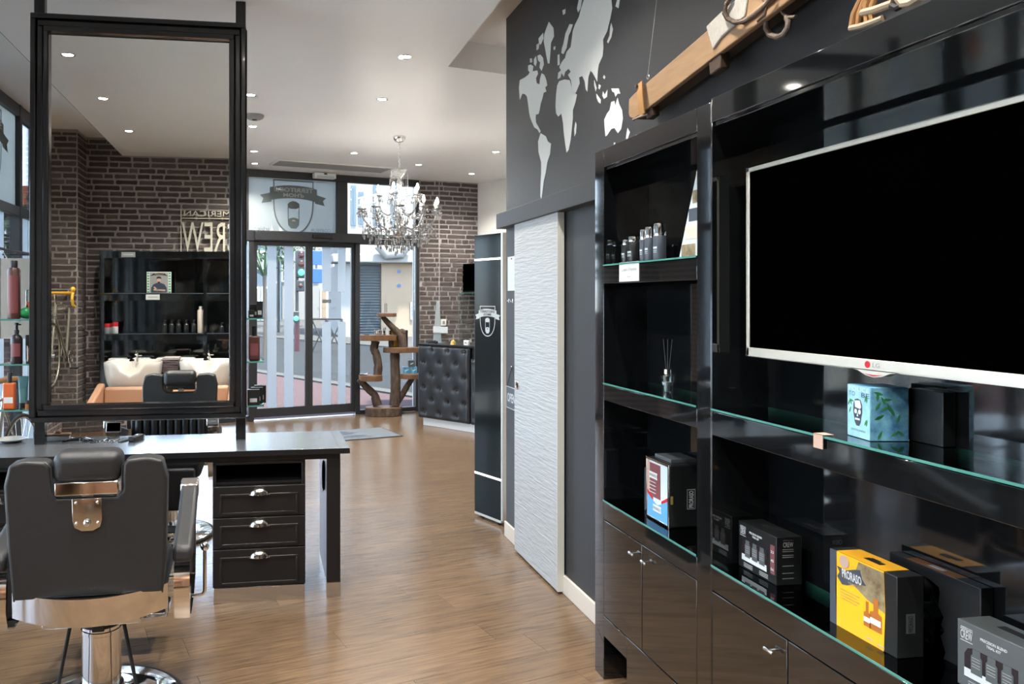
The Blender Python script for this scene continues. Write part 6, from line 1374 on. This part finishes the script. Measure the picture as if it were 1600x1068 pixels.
q = B().box(-.02, .22, -.14, .08, zq(455), zq(438)).build('repeater', 'poleblk', t, bev=.02); B().ball((.10, -.14, zq(446)), .06, .03, .06, 12, 8).build('lamp', 'sigamb', q, smooth=True)
q = B().box(-.12, .06, -.14, .06, zq(502), zq(486)).build('pedestrian_box', 'poleblk', t, bev=.02); B().ball((-.03, -.14, zq(497)), .075, .03, .075, 12, 8).build('lamp', 'siggrn', q, smooth=True)
# barrier, sign, lamp posts, tree, planter
p0, p1 = gp(487, 551), gp(534, 551); t = thing('street_barrier', 'crossed steel barrier along the far kerb', 'barrier', tuple((p0 + p1) / 2)); hb = 1.0
for a, b_ in ((p0, p0 + UZ * hb), (p1, p1 + UZ * hb), ((p0 + p1) / 2, (p0 + p1) / 2 + UZ * hb)): B().cyl(a, b_, .035, n=8).build('upright', 'poleblk', t, world=True)
B().cyl(p0 + UZ * hb, p1 + UZ * hb, .03, n=8).build('top_rail', 'poleblk', t, world=True); m0 = (p0 + p1) / 2
for a, b_ in ((p0, m0 + UZ * hb), (m0, p0 + UZ * hb), (m0, p1 + UZ * hb), (p1, m0 + UZ * hb)): B().cyl(a, b_, .02, n=6).build('cross_bar', 'poleblk', t, world=True)
p = gp(486, 535); t = thing('parking_sign', 'blue street sign on a slim post', 'street sign', tuple(p)); B().cyl((0, 0, 0), (0, 0, 3.3), .04, n=8).build('post', 'greypaint', t); 
for z in (2.15, 2.8): B().box(-.05, .45, -.05, -.02, z, z + .52).build('plate', 'signblue', t, bev=.02)
p = gp(435, 520); t = thing('lamp_post', 'slim dark lamp post near the blue shop', 'lamp post', tuple(p)); B().tube([(0, 0, 0), (0, 0, 4.4), (.3, 0, 5.0), (1.0, 0, 5.1)], .07, 8).build('post', 'poleblk', t, smooth=True); B().box(.8, 1.5, -.15, .15, 5.0, 5.12).build('lamp_head', 'poleblk', t, bev=.03)
def tree(label, px, py, h, rad, n, seed, trunk_h):
    p = gp(px, py); t = thing('street_tree', label, 'tree', tuple(p)); rg = random.Random(seed)
    B().tube([(0, 0, 0), (.05, 0, trunk_h * .5), (0, .05, trunk_h), (.1, 0, h * .8)], [.16, .12, .10, .04], 8).build('trunk', 'trunk', t, smooth=True)
    b = B()
    for k in range(n):
        a, e, r_ = rg.uniform(0, 6.28), rg.uniform(-1, 1), rad * rg.random() ** .4; c = Vector((r_ * math.cos(a) * math.sqrt(1 - e * e), r_ * math.sin(a) * math.sqrt(1 - e * e), trunk_h + (h - trunk_h) * .5 + e * r_ * (h - trunk_h) / (2 * rad)))
        s_ = rg.uniform(.10, .2); u = Vector((rg.uniform(-1, 1), rg.uniform(-1, 1), rg.uniform(-1, 1))).normalized(); v = u.orthogonal().normalized(); b.add([c - u * s_, c + v * s_ * .5, c + u * s_, c - v * s_ * .5], [(0, 1, 2, 3)])
    o = b.build('foliage', 'leaf', t); o['kind'] = 'stuff'
tree('leafy street tree in front of the blue shop', 425, 524, 7.5, 2.2, 900, 3, 2.6); tree('taller street tree beyond the traffic light', 452, 512, 9.0, 2.6, 900, 5, 3.2); tree('street tree before the tiled house', 22, 540, 5.2, 2.0, 900, 9, 2.0)
p = gp(413, 560); t = thing('yucca', 'spiky green yucca on the pavement before the door', 'plant', tuple(p)); B().tube([(0, 0, 0), (.03, 0, 1.1), (.0, 0, 2.2)], .05, 8).build('stem', 'trunk', t, smooth=True)
rg = random.Random(21)
for k in range(26):
    a = rg.uniform(0, 6.28); l = rg.uniform(.7, 1.1); up = rg.uniform(-.1, 1.1); e = Vector((l * math.cos(a) * .6, l * math.sin(a) * .6, up)); sd = Vector((-math.sin(a), math.cos(a), 0)) * .03
    B().add([Vector((0, 0, 2.15)) - sd, Vector((0, 0, 2.15)) + sd, Vector((0, 0, 2.15)) + e * .6 + Vector((0, 0, .15)) + sd * .8, Vector((0, 0, 2.15)) + e, Vector((0, 0, 2.15)) + e * .6 + Vector((0, 0, .15)) - sd * .8], [(0, 1, 2, 3, 4)]).build('leaf', 'leaf', t)
p = fr(-1.05, 1.3, 0); t = thing('shop_banner', 'red and white feather banner outside the shop front', 'banner', (p.x, p.y, GZ)); B().cyl((0, 0, 0), (0, 0, 2.2), .012, n=8).build('pole', 'steel', t); B().lathe([(.16, 0), (.16, .03), (.02, .06)], n=16).build('base', 'rubber', t, smooth=True)
B().prism([(.0, .75), (.10, .8), (.16, 1.2), (.14, 1.75), (.06, 2.15), (0, 2.2)], (0, 0, 0), UX, UZ, .006).build('flag', 'red', t)
